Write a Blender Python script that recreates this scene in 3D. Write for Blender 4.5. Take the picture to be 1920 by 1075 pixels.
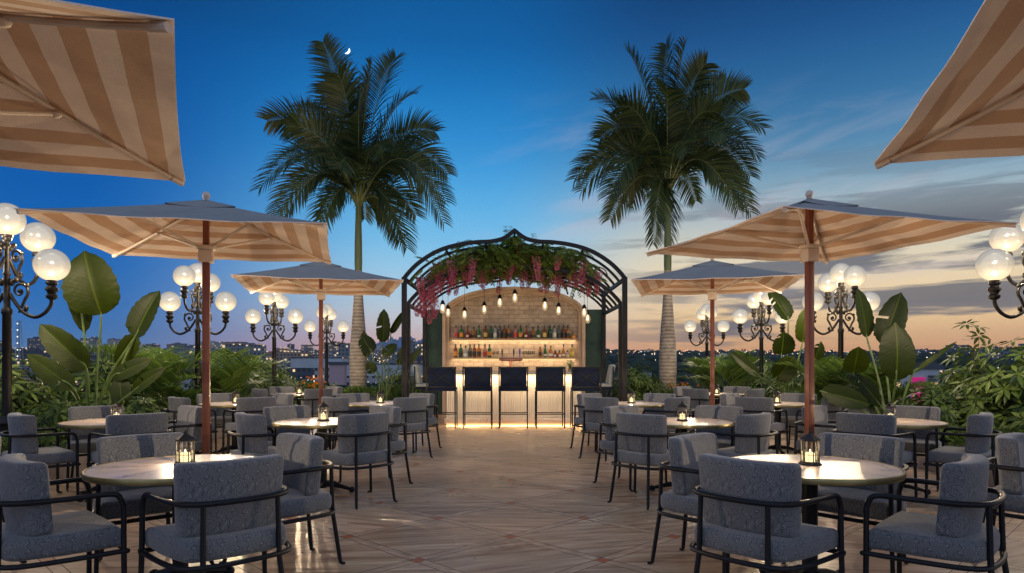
import bpy, bmesh, math, random
from math import sin, cos, pi, sqrt, radians, atan2
from mathutils import Vector, Matrix
random.seed(7)
scene = bpy.context.scene
C = scene.collection
for o in list(bpy.data.objects): bpy.data.objects.remove(o)

# ------------------------------------------------------------------ camera
H, F, CX, YH = 1.36, 1285.0, 962.0, 679.0
cam_d = bpy.data.cameras.new('camera'); cam = bpy.data.objects.new('camera', cam_d); C.objects.link(cam)
cam.location = (0, 0, H); cam.rotation_euler = (radians(90), 0, 0)
cam_d.sensor_width = 36; cam_d.lens = F/1920*36
cam_d.shift_x = -2/1920; cam_d.shift_y = (YH-537.5)/1920
cam_d.clip_start = .05; cam_d.clip_end = 20000
scene.camera = cam

def lin(r, g, b):
    f = lambda c: (c/255/12.92) if c/255 <= .04045 else ((c/255+.055)/1.055)**2.4
    return (f(r), f(g), f(b), 1)

# ------------------------------------------------------------------ world (dusk sky)
W = bpy.data.worlds.new('World'); scene.world = W; W.use_nodes = True
nt = W.node_tree; nt.nodes.clear()
def N(t, tree=None, **kw):
    n = (tree or nt).nodes.new(t)
    for k, v in kw.items():
        if k == 'inp':
            for i, x in v.items(): n.inputs[i].default_value = x
        else: setattr(n, k, v)
    return n
def mth(tree, op, a, b=None, c=None, clamp=False):
    n = tree.nodes.new('ShaderNodeMath'); n.operation = op; n.use_clamp = clamp
    for i, x in enumerate((a, b, c)):
        if x is None: continue
        if isinstance(x, (int, float)): n.inputs[i].default_value = x
        else: tree.links.new(x, n.inputs[i])
    return n.outputs[0]
def ramp(tree, fac, stops, interp='LINEAR'):
    n = tree.nodes.new('ShaderNodeValToRGB'); cr = n.color_ramp; cr.interpolation = interp
    while len(cr.elements) > 1: cr.elements.remove(cr.elements[0])
    cr.elements[0].position = stops[0][0]; cr.elements[0].color = stops[0][1]
    for p, c in stops[1:]:
        e = cr.elements.new(p); e.color = c
    tree.links.new(fac, n.inputs[0]); return n.outputs[0]
def mixc(tree, fac, a, b, mode='MIX'):
    n = tree.nodes.new('ShaderNodeMix'); n.data_type = 'RGBA'; n.blend_type = mode
    for i, x in ((0, fac), (6, a), (7, b)):
        if isinstance(x, (int, float)): n.inputs[i].default_value = x
        elif isinstance(x, tuple): n.inputs[i].default_value = x
        else: tree.links.new(x, n.inputs[i])
    return n.outputs[2]
def build_world():
    t = nt; L = t.links.new
    tc = N('ShaderNodeTexCoord'); sp = N('ShaderNodeSeparateXYZ'); L(tc.outputs['Generated'], sp.inputs[0])
    X, Y, Z = sp.outputs
    hyp = mth(t, 'SQRT', mth(t, 'ADD', mth(t, 'MULTIPLY', X, X), mth(t, 'ADD', mth(t, 'MULTIPLY', Y, Y), 1e-5)))
    s = mth(t, 'DIVIDE', X, hyp)
    e = mth(t, 'DIVIDE', Z, hyp)                # tan(elevation)
    k = lambda y: max(0, (655-y)/1285/.8)       # elevation stop from a height of the view
    fe = mth(t, 'DIVIDE', e, .8, clamp=True)
    A = ramp(t, fe, [(0, lin(100,134,180)), (k(600), lin(58,120,186)), (k(500), lin(18,104,186)), (k(350), lin(6,92,174)), (k(100), lin(4,72,140)), (k(0), lin(8,60,112)), (1, lin(4,34,84))], 'B_SPLINE')
    B = ramp(t, fe, [(0, lin(168,148,176)), (k(640), lin(236,160,148)), (k(600), lin(216,200,200)), (k(540), lin(190,216,230)), (k(430), lin(116,198,242)), (k(270), lin(38,146,220)), (k(60), lin(12,92,162)), (1, lin(4,44,96))], 'B_SPLINE')
    D = ramp(t, fe, [(0, lin(196,124,92)), (k(630), lin(232,172,116)), (k(570), lin(252,216,160)), (k(480), lin(242,226,192)), (k(390), lin(160,188,200)), (k(280), lin(66,132,176)), (k(120), lin(32,90,148)), (k(0), lin(20,68,122)), (1, lin(6,40,90))], 'B_SPLINE')
    fl = mth(t, 'DIVIDE', mth(t, 'ADD', s, .54), .40, clamp=True)
    fr = mth(t, 'DIVIDE', mth(t, 'SUBTRACT', s, -.04), .28, clamp=True)
    sm = lambda f: mth(t, 'MULTIPLY', mth(t, 'MULTIPLY', f, f), mth(t, 'SUBTRACT', 3, mth(t, 'MULTIPLY', f, 2)))
    col = mixc(t, sm(fl), A, B); col = mixc(t, sm(fr), col, D)
    # clouds: long flat banks low in the right, thin wisps higher
    cv = N('ShaderNodeCombineXYZ'); L(mth(t, 'MULTIPLY', s, 3.0), cv.inputs[0]); L(mth(t, 'MULTIPLY', e, 22), cv.inputs[1]); cv.inputs[2].default_value = 3.3
    n1 = N('ShaderNodeTexNoise', inp={'Scale': 1.35, 'Detail': 7, 'Roughness': .56, 'Distortion': .25}); L(cv.outputs[0], n1.inputs['Vector'])
    m1 = mth(t, 'MULTIPLY', mth(t, 'SUBTRACT', n1.outputs[0], .497), 15, clamp=True)
    band = ramp(t, fe, [(0, (.3,)*3+(1,)), (.03, (.9,)*3+(1,)), (.22, (1,)*3+(1,)), (.30, (.25,)*3+(1,)), (.5, (0,)*3+(1,))])
    side = mth(t, 'DIVIDE', mth(t, 'SUBTRACT', s, .08), .22, clamp=True)
    m1 = mth(t, 'MULTIPLY', mth(t, 'MULTIPLY', m1, band), mth(t, 'MULTIPLY', side, .9))
    col = mixc(t, m1, col, mixc(t, n1.outputs[0], lin(126,130,140), lin(58,70,92)))
    cv2 = N('ShaderNodeCombineXYZ'); L(mth(t, 'MULTIPLY', s, 2.2), cv2.inputs[0]); L(mth(t, 'ADD', mth(t, 'MULTIPLY', e, 10), mth(t, 'MULTIPLY', s, -2.2)), cv2.inputs[1]); cv2.inputs[2].default_value = 8.1
    n2 = N('ShaderNodeTexNoise', inp={'Scale': 1.6, 'Detail': 6, 'Roughness': .6, 'Distortion': .6}); L(cv2.outputs[0], n2.inputs['Vector'])
    m2 = mth(t, 'MULTIPLY', mth(t, 'SUBTRACT', n2.outputs[0], .52), 5, clamp=True)
    band2 = ramp(t, fe, [(0, (0,)*3+(1,)), (.12, (.2,)*3+(1,)), (.2, (.55,)*3+(1,)), (.3, (.4,)*3+(1,)), (.5, (0,)*3+(1,))])
    side2 = mth(t, 'DIVIDE', mth(t, 'ADD', s, .1), .2, clamp=True)
    m2 = mth(t, 'MULTIPLY', mth(t, 'MULTIPLY', m2, band2), side2)
    col = mixc(t, m2, col, lin(206,196,206))
    cv3 = N('ShaderNodeCombineXYZ'); L(mth(t, 'MULTIPLY', s, 2.0), cv3.inputs[0]); L(mth(t, 'MULTIPLY', e, 34), cv3.inputs[1]); cv3.inputs[2].default_value = 1.7
    n3 = N('ShaderNodeTexNoise', inp={'Scale': 1.2, 'Detail': 5, 'Roughness': .6}); L(cv3.outputs[0], n3.inputs['Vector'])
    m3 = mth(t, 'MULTIPLY', mth(t, 'SUBTRACT', n3.outputs[0], .5), 5, clamp=True)
    band3 = ramp(t, fe, [(0, (.8,)*3+(1,)), (.05, (.6,)*3+(1,)), (.12, (.0,)*3+(1,))])
    m3 = mth(t, 'MULTIPLY', mth(t, 'MULTIPLY', m3, band3), mth(t, 'DIVIDE', mth(t, 'ADD', s, .02), .1, clamp=True))
    col = mixc(t, mth(t, 'MULTIPLY', m3, .8), col, lin(98,108,126))
    # sky behind the viewer and overhead is brightened as added fill light
    back = mth(t, 'DIVIDE', mth(t, 'ADD', mth(t, 'MULTIPLY', mth(t, 'DIVIDE', Y, hyp), -1), .15), .8, clamp=True)
    glow = ramp(t, fe, [(0, (.66,.66,.76,1)), (.3, (.56,.64,.82,1)), (.7, (.42,.54,.76,1)), (1, (.36,.48,.70,1))])
    col = mixc(t, sm(back), col, glow)
    zen = mth(t, 'DIVIDE', mth(t, 'SUBTRACT', e, .75), 1.2, clamp=True)
    col = mixc(t, zen, col, (.26,.36,.56,1))
    # below the horizon
    below = mth(t, 'MULTIPLY', mth(t, 'MULTIPLY', e, -1), 12, clamp=True)
    col = mixc(t, below, col, lin(26,36,54))
    bg = N('ShaderNodeBackground'); L(col, bg.inputs[0]); bg.inputs[1].default_value = 1.0
    out = N('ShaderNodeOutputWorld'); L(bg.outputs[0], out.inputs[0])
build_world()
try:
    W.cycles.sampling_method = 'MANUAL'; W.cycles.sample_map_resolution = 512
except Exception: pass
# last afterglow: a faint, very soft sun low in the right, behind the clouds
sd = bpy.data.lights.new('sun', 'SUN'); sd.energy = .12; sd.angle = radians(25); sd.color = (1, .72, .5)
so = bpy.data.objects.new('sun', sd); C.objects.link(so)
so.rotation_euler = Vector((-.75, -.62, -.14)).to_track_quat('-Z', 'Y').to_euler()
scene.view_settings.view_transform = 'Standard'; scene.view_settings.look = 'None'
scene.view_settings.exposure = 0; scene.view_settings.gamma = 1
try:
    scene.cycles.use_denoising = True; scene.cycles.max_bounces = 6; scene.cycles.transparent_max_bounces = 16
    scene.cycles.sample_clamp_indirect = 4; scene.cycles.caustics_reflective = False; scene.cycles.caustics_refractive = False
    scene.cycles.use_light_tree = True
except Exception: pass

# ------------------------------------------------------------------ helpers
def P(px, py, Y): return Vector(((px-CX)*Y/F, Y, H-(py-YH)*Y/F))

class MB:
    def __init__(s): s.v = []; s.f = []; s.mi = []
    def add(s, vs, fs, mi=0, M=None):
        b = len(s.v)
        s.v += [tuple(M @ Vector(v)) for v in vs] if M is not None else [tuple(v) for v in vs]
        s.f += [tuple(b+i for i in f) for f in fs]; s.mi += [mi]*len(fs); return s
    def box(s, x0, x1, y0, y1, z0, z1, mi=0, M=None, b=0):
        if b:
            bm = bmesh.new(); bmesh.ops.create_cube(bm, size=1)
            for v in bm.verts: v.co = Vector(((x0+x1)/2+v.co.x*(x1-x0), (y0+y1)/2+v.co.y*(y1-y0), (z0+z1)/2+v.co.z*(z1-z0)))
            bmesh.ops.bevel(bm, geom=bm.edges[:], offset=b, segments=2, affect='EDGES', profile=.6)
            bm.verts.index_update()
            s.add([v.co.copy() for v in bm.verts], [[v.index for v in f.verts] for f in bm.faces], mi, M); bm.free(); return s
        vs = [(x0,y0,z0),(x1,y0,z0),(x1,y1,z0),(x0,y1,z0),(x0,y0,z1),(x1,y0,z1),(x1,y1,z1),(x0,y1,z1)]
        return s.add(vs, [(0,3,2,1),(4,5,6,7),(0,1,5,4),(1,2,6,5),(2,3,7,6),(3,0,4,7)], mi, M)
    def lathe(s, prof, n=16, mi=0, M=None, c=(0,0)):
        vs = []; fs = []
        for r, z in prof:
            for i in range(n):
                a = 2*pi*i/n; vs.append((c[0]+r*cos(a), c[1]+r*sin(a), z))
        for j in range(len(prof)-1):
            for i in range(n):
                k = (i+1) % n; fs.append((j*n+i, j*n+k, (j+1)*n+k, (j+1)*n+i))
        fs.append(tuple(range(n-1, -1, -1))); fs.append(tuple((len(prof)-1)*n+i for i in range(n)))
        return s.add(vs, fs, mi, M)
    def tube(s, pts, r, n=8, closed=False, mi=0, M=None, cap=True):
        pts = [Vector(p) for p in pts]; m = len(pts)
        rr = r if isinstance(r, (list, tuple)) else [r]*m
        tg = []
        for i in range(m):
            a = pts[(i-1) % m] if (closed or i > 0) else pts[i]; b = pts[(i+1) % m] if (closed or i < m-1) else pts[i]
            d = b-a; tg.append(d.normalized() if d.length > 1e-9 else Vector((0,0,1)))
        up = Vector((0,0,1)) if abs(tg[0].z) < .9 else Vector((1,0,0))
        nrm = (up-tg[0]*up.dot(tg[0])).normalized(); vs = []
        for i in range(m):
            nrm = nrm-tg[i]*nrm.dot(tg[i])
            if nrm.length < 1e-6: nrm = tg[i].orthogonal()
            nrm.normalize(); bn = tg[i].cross(nrm)
            for k in range(n):
                a = 2*pi*k/n; vs.append(pts[i]+(nrm*cos(a)+bn*sin(a))*rr[i])
        fs = []
        for i in range(m if closed else m-1):
            j = (i+1) % m
            for k in range(n):
                l = (k+1) % n; fs.append((i*n+k, i*n+l, j*n+l, j*n+k))
        if not closed and cap:
            fs.append(tuple(range(n-1, -1, -1))); fs.append(tuple((m-1)*n+k for k in range(n)))
        return s.add(vs, fs, mi, M)
    def sphere(s, c, r, nu=16, nv=10, mi=0, sz=1):
        prof = [(max(1e-4, r*sin(pi*j/nv)), c[2]-r*sz*cos(pi*j/nv)) for j in range(nv+1)]
        return s.lathe(prof, nu, mi, None, (c[0], c[1]))
    def build(s, name, mats, parent=None, smooth=True, flat_angle=None, loc=None):
        me = bpy.data.meshes.new(name); me.from_pydata(s.v, [], s.f)
        for m in (mats if isinstance(mats, (list, tuple)) else [mats]): me.materials.append(m)
        if any(s.mi): me.polygons.foreach_set('material_index', s.mi)
        if smooth:
            me.polygons.foreach_set('use_smooth', [True]*len(s.f))
            me.update()
            ang = radians(flat_angle or 40)
            bm = bmesh.new(); bm.from_mesh(me)
            for e in bm.edges:
                if len(e.link_faces) == 2 and e.calc_face_angle(0) > ang: e.smooth = False
            bm.to_mesh(me); bm.free()
        me.update()
        o = bpy.data.objects.new(name, me); C.objects.link(o)
        if parent: o.parent = parent
        if loc: o.location = loc
        return o
def tag(o, label=None, cat=None, group=None, kind=None):
    if label: o['label'] = label
    if cat: o['category'] = cat
    if group: o['group'] = group
    if kind: o['kind'] = kind
    return o
def thing(name, label, cat, loc=(0,0,0), rz=0, group=None):
    o = bpy.data.objects.new(name, None); C.objects.link(o); o.empty_display_size = .2
    o.location = loc; o.rotation_euler = (0, 0, rz); return tag(o, label, cat, group)
def dup(o, loc=None, rz=None, label=None, group=None, parent=None):
    c = o.copy(); C.objects.link(c)
    if parent: c.parent = parent
    if loc is not None: c.location = loc
    if rz is not None: c.rotation_euler = (0, 0, rz)
    if label: c['label'] = label
    if group: c['group'] = group
    for ch in list(o.children): dup(ch, parent=c)
    return c
def point(parent, loc, power, col=(1,.75,.45), r=.03, linear=False, name='light'):
    d = bpy.data.lights.new(name, 'POINT'); d.energy = power; d.color = col; d.shadow_soft_size = r
    if linear:
        d.use_nodes = True; t = d.node_tree; em = [n for n in t.nodes if n.type == 'EMISSION'][0]
        fo = t.nodes.new('ShaderNodeLightFalloff'); fo.inputs[0].default_value = 1; t.links.new(fo.outputs['Linear'], em.inputs['Strength'])
    o = bpy.data.objects.new(name, d); C.objects.link(o); o.parent = parent; o.location = loc; return o
def area(parent, loc, sx, sy, power, rot, col=(1,.72,.42)):
    d = bpy.data.lights.new('strip_light', 'AREA'); d.shape = 'RECTANGLE'; d.size = sx; d.size_y = sy; d.energy = power; d.color = col
    o = bpy.data.objects.new('strip_light', d); C.objects.link(o); o.parent = parent; o.location = loc; o.rotation_euler = rot; return o
def smoothpath(pts, n=6, closed=False):
    pts = [Vector(p) for p in pts]; out = []; m = len(pts)
    rng = range(m) if closed else range(m-1)
    for i in rng:
        p0 = pts[(i-1) % m] if (closed or i > 0) else pts[i]*2-pts[i+1]
        p1 = pts[i]; p2 = pts[(i+1) % m]
        p3 = pts[(i+2) % m] if (closed or i < m-2) else p2*2-p1
        for k in range(n):
            t = k/n
            out.append(.5*((2*p1)+(p2-p0)*t+(2*p0-5*p1+4*p2-p3)*t*t+(3*p1-p0-3*p2+p3)*t**3))
    if not closed: out.append(pts[-1])
    return out

# ------------------------------------------------------------------ materials
def newmat(name):
    m = bpy.data.materials.new(name); m.use_nodes = True; t = m.node_tree
    b = t.nodes['Principled BSDF']; return m, t, b
def pbr(name, col, rough=.5, metal=0, var=.15, scale=8, bump=.0, spec=None, bscale=None, coat=0, stretch=None, sheen=0):
    m, t, b = newmat(name); L = t.links.new
    b.inputs['Roughness'].default_value = rough; b.inputs['Metallic'].default_value = metal
    if spec is not None: b.inputs['Specular IOR Level'].default_value = spec
    if coat: b.inputs['Coat Weight'].default_value = coat
    if sheen: b.inputs['Sheen Weight'].default_value = sheen
    tc = N('ShaderNodeTexCoord', t); src = tc.outputs['Object']
    if stretch:
        mp = N('ShaderNodeMapping', t); mp.inputs['Scale'].default_value = stretch; L(src, mp.inputs[0]); src = mp.outputs[0]
    n = N('ShaderNodeTexNoise', t, inp={'Scale': scale, 'Detail': 5, 'Roughness': .6}); L(src, n.inputs['Vector'])
    c = tuple(col[:3])+(1,)
    lo = tuple(x*(1-var) for x in c[:3])+(1,); hi = tuple(min(1, x*(1+var)) for x in c[:3])+(1,)
    L(ramp(t, n.outputs[0], [(.3, lo), (.7, hi)]), b.inputs['Base Color'])
    if bump:
        n2 = N('ShaderNodeTexNoise', t, inp={'Scale': bscale or scale*5, 'Detail': 4}); L(src, n2.inputs['Vector'])
        bp = N('ShaderNodeBump', t, inp={'Strength': bump, 'Distance': .01}); L(n2.outputs[0], bp.inputs['Height']); L(bp.outputs[0], b.inputs['Normal'])
    return m
def emat(name, col, strength, sample=True):
    m = bpy.data.materials.new(name); m.use_nodes = True; t = m.node_tree; t.nodes.clear()
    e = N('ShaderNodeEmission', t); e.inputs[0].default_value = tuple(col[:3])+(1,); e.inputs[1].default_value = strength
    o = N('ShaderNodeOutputMaterial', t); t.links.new(e.outputs[0], o.inputs[0])
    if not sample: m.cycles.emission_sampling = 'NONE'
    return m
def glassy(name, tint, glow=0, rough=.03):
    # thin glass: mostly see-through with a sharp reflection, light passes straight through
    m = bpy.data.materials.new(name); m.use_nodes = True; t = m.node_tree; t.nodes.clear(); L = t.links.new
    tr = N('ShaderNodeBsdfTransparent', t); tr.inputs[0].default_value = tuple(tint[:3])+(1,)
    gl = N('ShaderNodeBsdfGlossy', t); gl.inputs['Roughness'].default_value = rough
    if glow:   # glow added to the jar glass itself, as emission
        e = N('ShaderNodeEmission', t); e.inputs[0].default_value = (1,.72,.42,1); e.inputs[1].default_value = 2.2
        m0 = N('ShaderNodeMixShader', t); m0.inputs[0].default_value = glow; L(tr.outputs[0], m0.inputs[1]); L(e.outputs[0], m0.inputs[2]); tr = m0; m.cycles.emission_sampling = 'NONE'
    fr = N('ShaderNodeFresnel', t); fr.inputs[0].default_value = 1.25 if glow else 1.45
    mx = N('ShaderNodeMixShader', t); L(fr.outputs[0], mx.inputs[0]); L(tr.outputs[0], mx.inputs[1]); L(gl.outputs[0], mx.inputs[2])
    o = N('ShaderNodeOutputMaterial', t); L(mx.outputs[0], o.inputs[0])
    return m

M_metal = pbr('black_metal', (.006,.007,.011), .42, 0, .1, 20, spec=.25)
M_iron = pbr('cast_iron', (.02,.017,.015), .42, .55, .25, 30, bump=.15)
M_green = pbr('green_plaster', (.018,.05,.038), .7, 0, .35, 5, bump=.2)
M_wood = pbr('red_wood', (.17,.045,.022), .45, 0, .3, 6, stretch=(8,8,.6), bump=.1)
M_cream = pbr('cream_metal', (.62,.50,.42), .45, 0, .05, 10)
M_frame = pbr('light_wood', (.50,.36,.25), .5, 0, .18, 5, stretch=(10,10,.7))
M_brass = pbr('brass', (.30,.25,.12), .35, .8, .15, 20)
M_copper = pbr('copper', (.6,.25,.14), .25, .9, .15, 20)
M_kerb = pbr('planter_stone', (.36,.32,.28), .75, 0, .2, 6, bump=.2)
M_soil = pbr('soil', (.03,.022,.015), .95, 0, .4, 12, bump=.6)
M_stem = pbr('green_stem', (.10,.16,.035), .5, 0, .3, 10)
M_bark = pbr('bark', (.10,.07,.045), .85, 0, .4, 12, bump=.5)
M_candle = emat('candle_wax', (1,.76,.38), 1.9, False)
M_strip = emat('led_strip', (1,.60,.22), 1.7)
M_fil = emat('filament', (1,.70,.36), 30, False)
M_gbulb = emat('globe_bulb', (1,.82,.55), 5, False)
M_clear = glassy('clear_glass', (.92,.92,.9))
M_lantern = pbr('lantern_metal', (.028,.024,.022), .55, .3, .2, 30)
M_dark = pbr('dark_stool_fabric', (.016,.023,.050), .85, 0, .25, 60, bump=.2, spec=.15)
M_seatpale = pbr('pale_stool_fabric', (.42,.44,.40), .85, 0, .1, 60, bump=.2)

def leafmat(name, dark, light, rough=.45, trans=.25, rib=0):
    m = bpy.data.materials.new(name); m.use_nodes = True; t = m.node_tree; b = t.nodes['Principled BSDF']; L = t.links.new
    g = N('ShaderNodeNewGeometry', t); tc = N('ShaderNodeTexCoord', t)
    n = N('ShaderNodeTexNoise', t, inp={'Scale': 1.6, 'Detail': 3}); L(tc.outputs['Object'], n.inputs['Vector'])
    f = mth(t, 'ADD', mth(t, 'MULTIPLY', g.outputs['Random Per Island'], .6), mth(t, 'MULTIPLY', n.outputs[0], .5))
    col = ramp(t, f, [(.2, tuple(dark)+(1,)), (.85, tuple(light)+(1,))])
    b.inputs['Specular IOR Level'].default_value = .15 if rib else .28
    if rib:
        uv = N('ShaderNodeUVMap', t); sp = N('ShaderNodeSeparateXYZ', t); L(uv.outputs[0], sp.inputs[0])
        # midrib and side veins
        ax = mth(t, 'ABSOLUTE', mth(t, 'SUBTRACT', sp.outputs[0], .5))
        mid = mth(t, 'LESS_THAN', ax, .022)
        vv = mth(t, 'SINE', mth(t, 'MULTIPLY', mth(t, 'ADD', sp.outputs[1], mth(t, 'MULTIPLY', ax, -.5)), 95))
        col = mixc(t, mth(t, 'MULTIPLY', mth(t, 'ADD', vv, 1), .012), col, tuple(x*1.9 for x in light)+(1,))
        col = mixc(t, mid, col, tuple(min(1, x*1.7) for x in light)+(1,))
        bp = N('ShaderNodeBump', t, inp={'Strength': .06, 'Distance': .005}); L(vv, bp.inputs['Height']); L(bp.outputs[0], b.inputs['Normal'])
    L(col, b.inputs['Base Color']); b.inputs['Roughness'].default_value = rough
    tr = N('ShaderNodeBsdfTranslucent', t); L(mixc(t, .5, col, tuple(x*1.6 for x in light)+(1,)), tr.inputs[0])
    mx = N('ShaderNodeMixShader', t); mx.inputs[0].default_value = trans
    out = t.nodes['Material Output']; L(b.outputs[0], mx.inputs[1]); L(tr.outputs[0], mx.inputs[2]); L(mx.outputs[0], out.inputs[0])
    return m
M_palm = leafmat('palm_leaf', (.009,.024,.008), (.070,.10,.032), .38, .15)
M_areca = leafmat('areca_leaf', (.015,.045,.010), (.17,.27,.045), .45, .3)
M_banana = leafmat('broad_leaf', (.006,.013,.001), (.034,.050,.003), .40, .08, rib=1)
M_scheff = leafmat('schefflera_leaf', (.012,.034,.008), (.15,.22,.04), .45, .2)
M_shrub = leafmat('shrub_leaf', (.014,.045,.01), (.17,.26,.035), .45, .25)
M_vine = leafmat('vine_leaf', (.03,.075,.012), (.22,.30,.055), .5, .35)
M_petal = leafmat('pink_petal', (.13,.026,.10), (.76,.26,.36), .6, .35)
M_orange = leafmat('orange_petal', (.55,.12,.01), (.8,.28,.02), .6, .3)

def fabric():
    m, t, b = newmat('damask_fabric'); L = t.links.new
    tc = N('ShaderNodeTexCoord', t); sp = N('ShaderNodeSeparateXYZ', t); L(tc.outputs['Object'], sp.inputs[0])
    nz = N('ShaderNodeTexNoise', t, inp={'Scale': 22, 'Detail': 2}); L(tc.outputs['Object'], nz.inputs['Vector'])
    wob = mth(t, 'MULTIPLY', mth(t, 'SUBTRACT', nz.outputs[0], .5), .006)
    sn = N('ShaderNodeSeparateXYZ', t); L(tc.outputs['Normal'], sn.inputs[0])
    fx = mth(t, 'GREATER_THAN', mth(t, 'ABSOLUTE', sn.outputs[0]), .7); fz = mth(t, 'GREATER_THAN', mth(t, 'ABSOLUTE', sn.outputs[2]), .7)
    def pick(f, a, b): return mth(t, 'ADD', mth(t, 'MULTIPLY', f, a), mth(t, 'MULTIPLY', mth(t, 'SUBTRACT', 1, f), b))
    hcoord = pick(fz, sp.outputs[1], sp.outputs[2])
    x = mth(t, 'ADD', pick(fx, sp.outputs[1], sp.outputs[0]), wob)
    # ogee lattice: medallions in staggered rows
    def medal(dx, dy, px, py):
        u = mth(t, 'SUBTRACT', mth(t, 'FRACT', mth(t, 'ADD', mth(t, 'DIVIDE', x, px), dx)), .5)
        v = mth(t, 'SUBTRACT', mth(t, 'FRACT', mth(t, 'ADD', mth(t, 'DIVIDE', mth(t, 'ADD', hcoord, wob), py), dy)), .5)
        au = mth(t, 'MULTIPLY', mth(t, 'ABSOLUTE', u), 2.0); av = mth(t, 'MULTIPLY', mth(t, 'ABSOLUTE', v), 2.0)
        return mth(t, 'ADD', mth(t, 'POWER', au, 1.25), mth(t, 'POWER', av, 1.5)), u, v
    a, ua, va = medal(0, 0, .125, .18); c, uc, vc = medal(.5, .5, .125, .18)
    d = mth(t, 'MINIMUM', a, c)
    cm = N('ShaderNodeCombineXYZ', t); L(mth(t, 'ABSOLUTE', ua), cm.inputs[0]); L(mth(t, 'ABSOLUTE', mth(t, 'MULTIPLY', va, 1.4)), cm.inputs[1])
    nf = N('ShaderNodeTexNoise', t, inp={'Scale': 5, 'Detail': 0}); L(cm.outputs[0], nf.inputs['Vector'])
    pet = mth(t, 'MULTIPLY', mth(t, 'SINE', mth(t, 'MULTIPLY', mth(t, 'ARCTAN2', va, ua), 8)), mth(t, 'SUBTRACT', 1.1, d, clamp=True))
    fld = mth(t, 'ADD', mth(t, 'MULTIPLY', d, 6.5), mth(t, 'ADD', mth(t, 'MULTIPLY', pet, 1.5), mth(t, 'MULTIPLY', nf.outputs[0], 5)))
    w1 = mth(t, 'SINE', fld)
    ln1 = mth(t, 'SUBTRACT', 1, mth(t, 'MULTIPLY', mth(t, 'ABSOLUTE', w1), 1.5), clamp=True)
    hl = mth(t, 'SUBTRACT', 1, mth(t, 'MULTIPLY', mth(t, 'ABSOLUTE', mth(t, 'SINE', mth(t, 'ADD', fld, .75))), 3.2), clamp=True)
    n2 = N('ShaderNodeTexNoise', t, inp={'Scale': 240, 'Detail': 2}); L(tc.outputs['Object'], n2.inputs['Vector'])
    lg = N('ShaderNodeTexNoise', t, inp={'Scale': 5, 'Detail': 3}); L(tc.outputs['Object'], lg.inputs['Vector'])
    base = mixc(t, mth(t, 'MULTIPLY', n2.outputs[0], 1), (.072,.079,.094,1), (.165,.174,.195,1))
    base = mixc(t, mth(t, 'MULTIPLY', hl, .45), base, (.34,.35,.37,1))
    base = mixc(t, mth(t, 'MULTIPLY', ln1, .72), base, (.035,.039,.052,1))
    L(base, b.inputs['Base Color']); f = mth(t, 'ADD', mth(t, 'SUBTRACT', hl, ln1), mth(t, 'MULTIPLY', lg.outputs[0], 3))
    b.inputs['Roughness'].default_value = .9; b.inputs['Sheen Weight'].default_value = .3
    bp = N('ShaderNodeBump', t, inp={'Strength': .14, 'Distance': .0016}); L(f, bp.inputs['Height']); L(bp.outputs[0], b.inputs['Normal'])
    return m
M_fabric = fabric()

def marble(name, base=(.84,.66,.53), vein=(.30,.20,.14), scale=3.2):
    m, t, b = newmat(name); L = t.links.new
    tc = N('ShaderNodeTexCoord', t)
    oi = N('ShaderNodeObjectInfo', t); va = N('ShaderNodeVectorMath', t); va.operation = 'ADD'
    L(tc.outputs['Object'], va.inputs[0])
    cb = N('ShaderNodeCombineXYZ', t); L(mth(t, 'MULTIPLY', oi.outputs['Random'], 30), cb.inputs[0]); L(cb.outputs[0], va.inputs[1])
    n = N('ShaderNodeTexNoise', t, inp={'Scale': scale, 'Detail': 8, 'Roughness': .55, 'Distortion': .9}); L(va.outputs[0], n.inputs['Vector'])
    r = mth(t, 'ABSOLUTE', mth(t, 'SUBTRACT', n.outputs[0], .5))
    v = mth(t, 'SUBTRACT', 1, mth(t, 'MULTIPLY', r, 55), clamp=True)
    n3 = N('ShaderNodeTexNoise', t, inp={'Scale': scale*.7, 'Detail': 3}); L(va.outputs[0], n3.inputs['Vector'])
    v = mth(t, 'MULTIPLY', v, mth(t, 'MULTIPLY', mth(t, 'SUBTRACT', n3.outputs[0], .42), 6, clamp=True))
    bs = ramp(t, n3.outputs[0], [(.3, tuple(x*.88 for x in base)+(1,)), (.7, tuple(min(1, x*1.06) for x in base)+(1,))])
    L(mixc(t, mth(t, 'MULTIPLY', v, .75), bs, tuple(vein)+(1,)), b.inputs['Base Color'])
    b.inputs['Roughness'].default_value = .22
    return m
M_marble = marble('marble_top'); M_marble2 = marble('marble_panel', (.68,.62,.54), (.25,.2,.16), 2.6)

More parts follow.
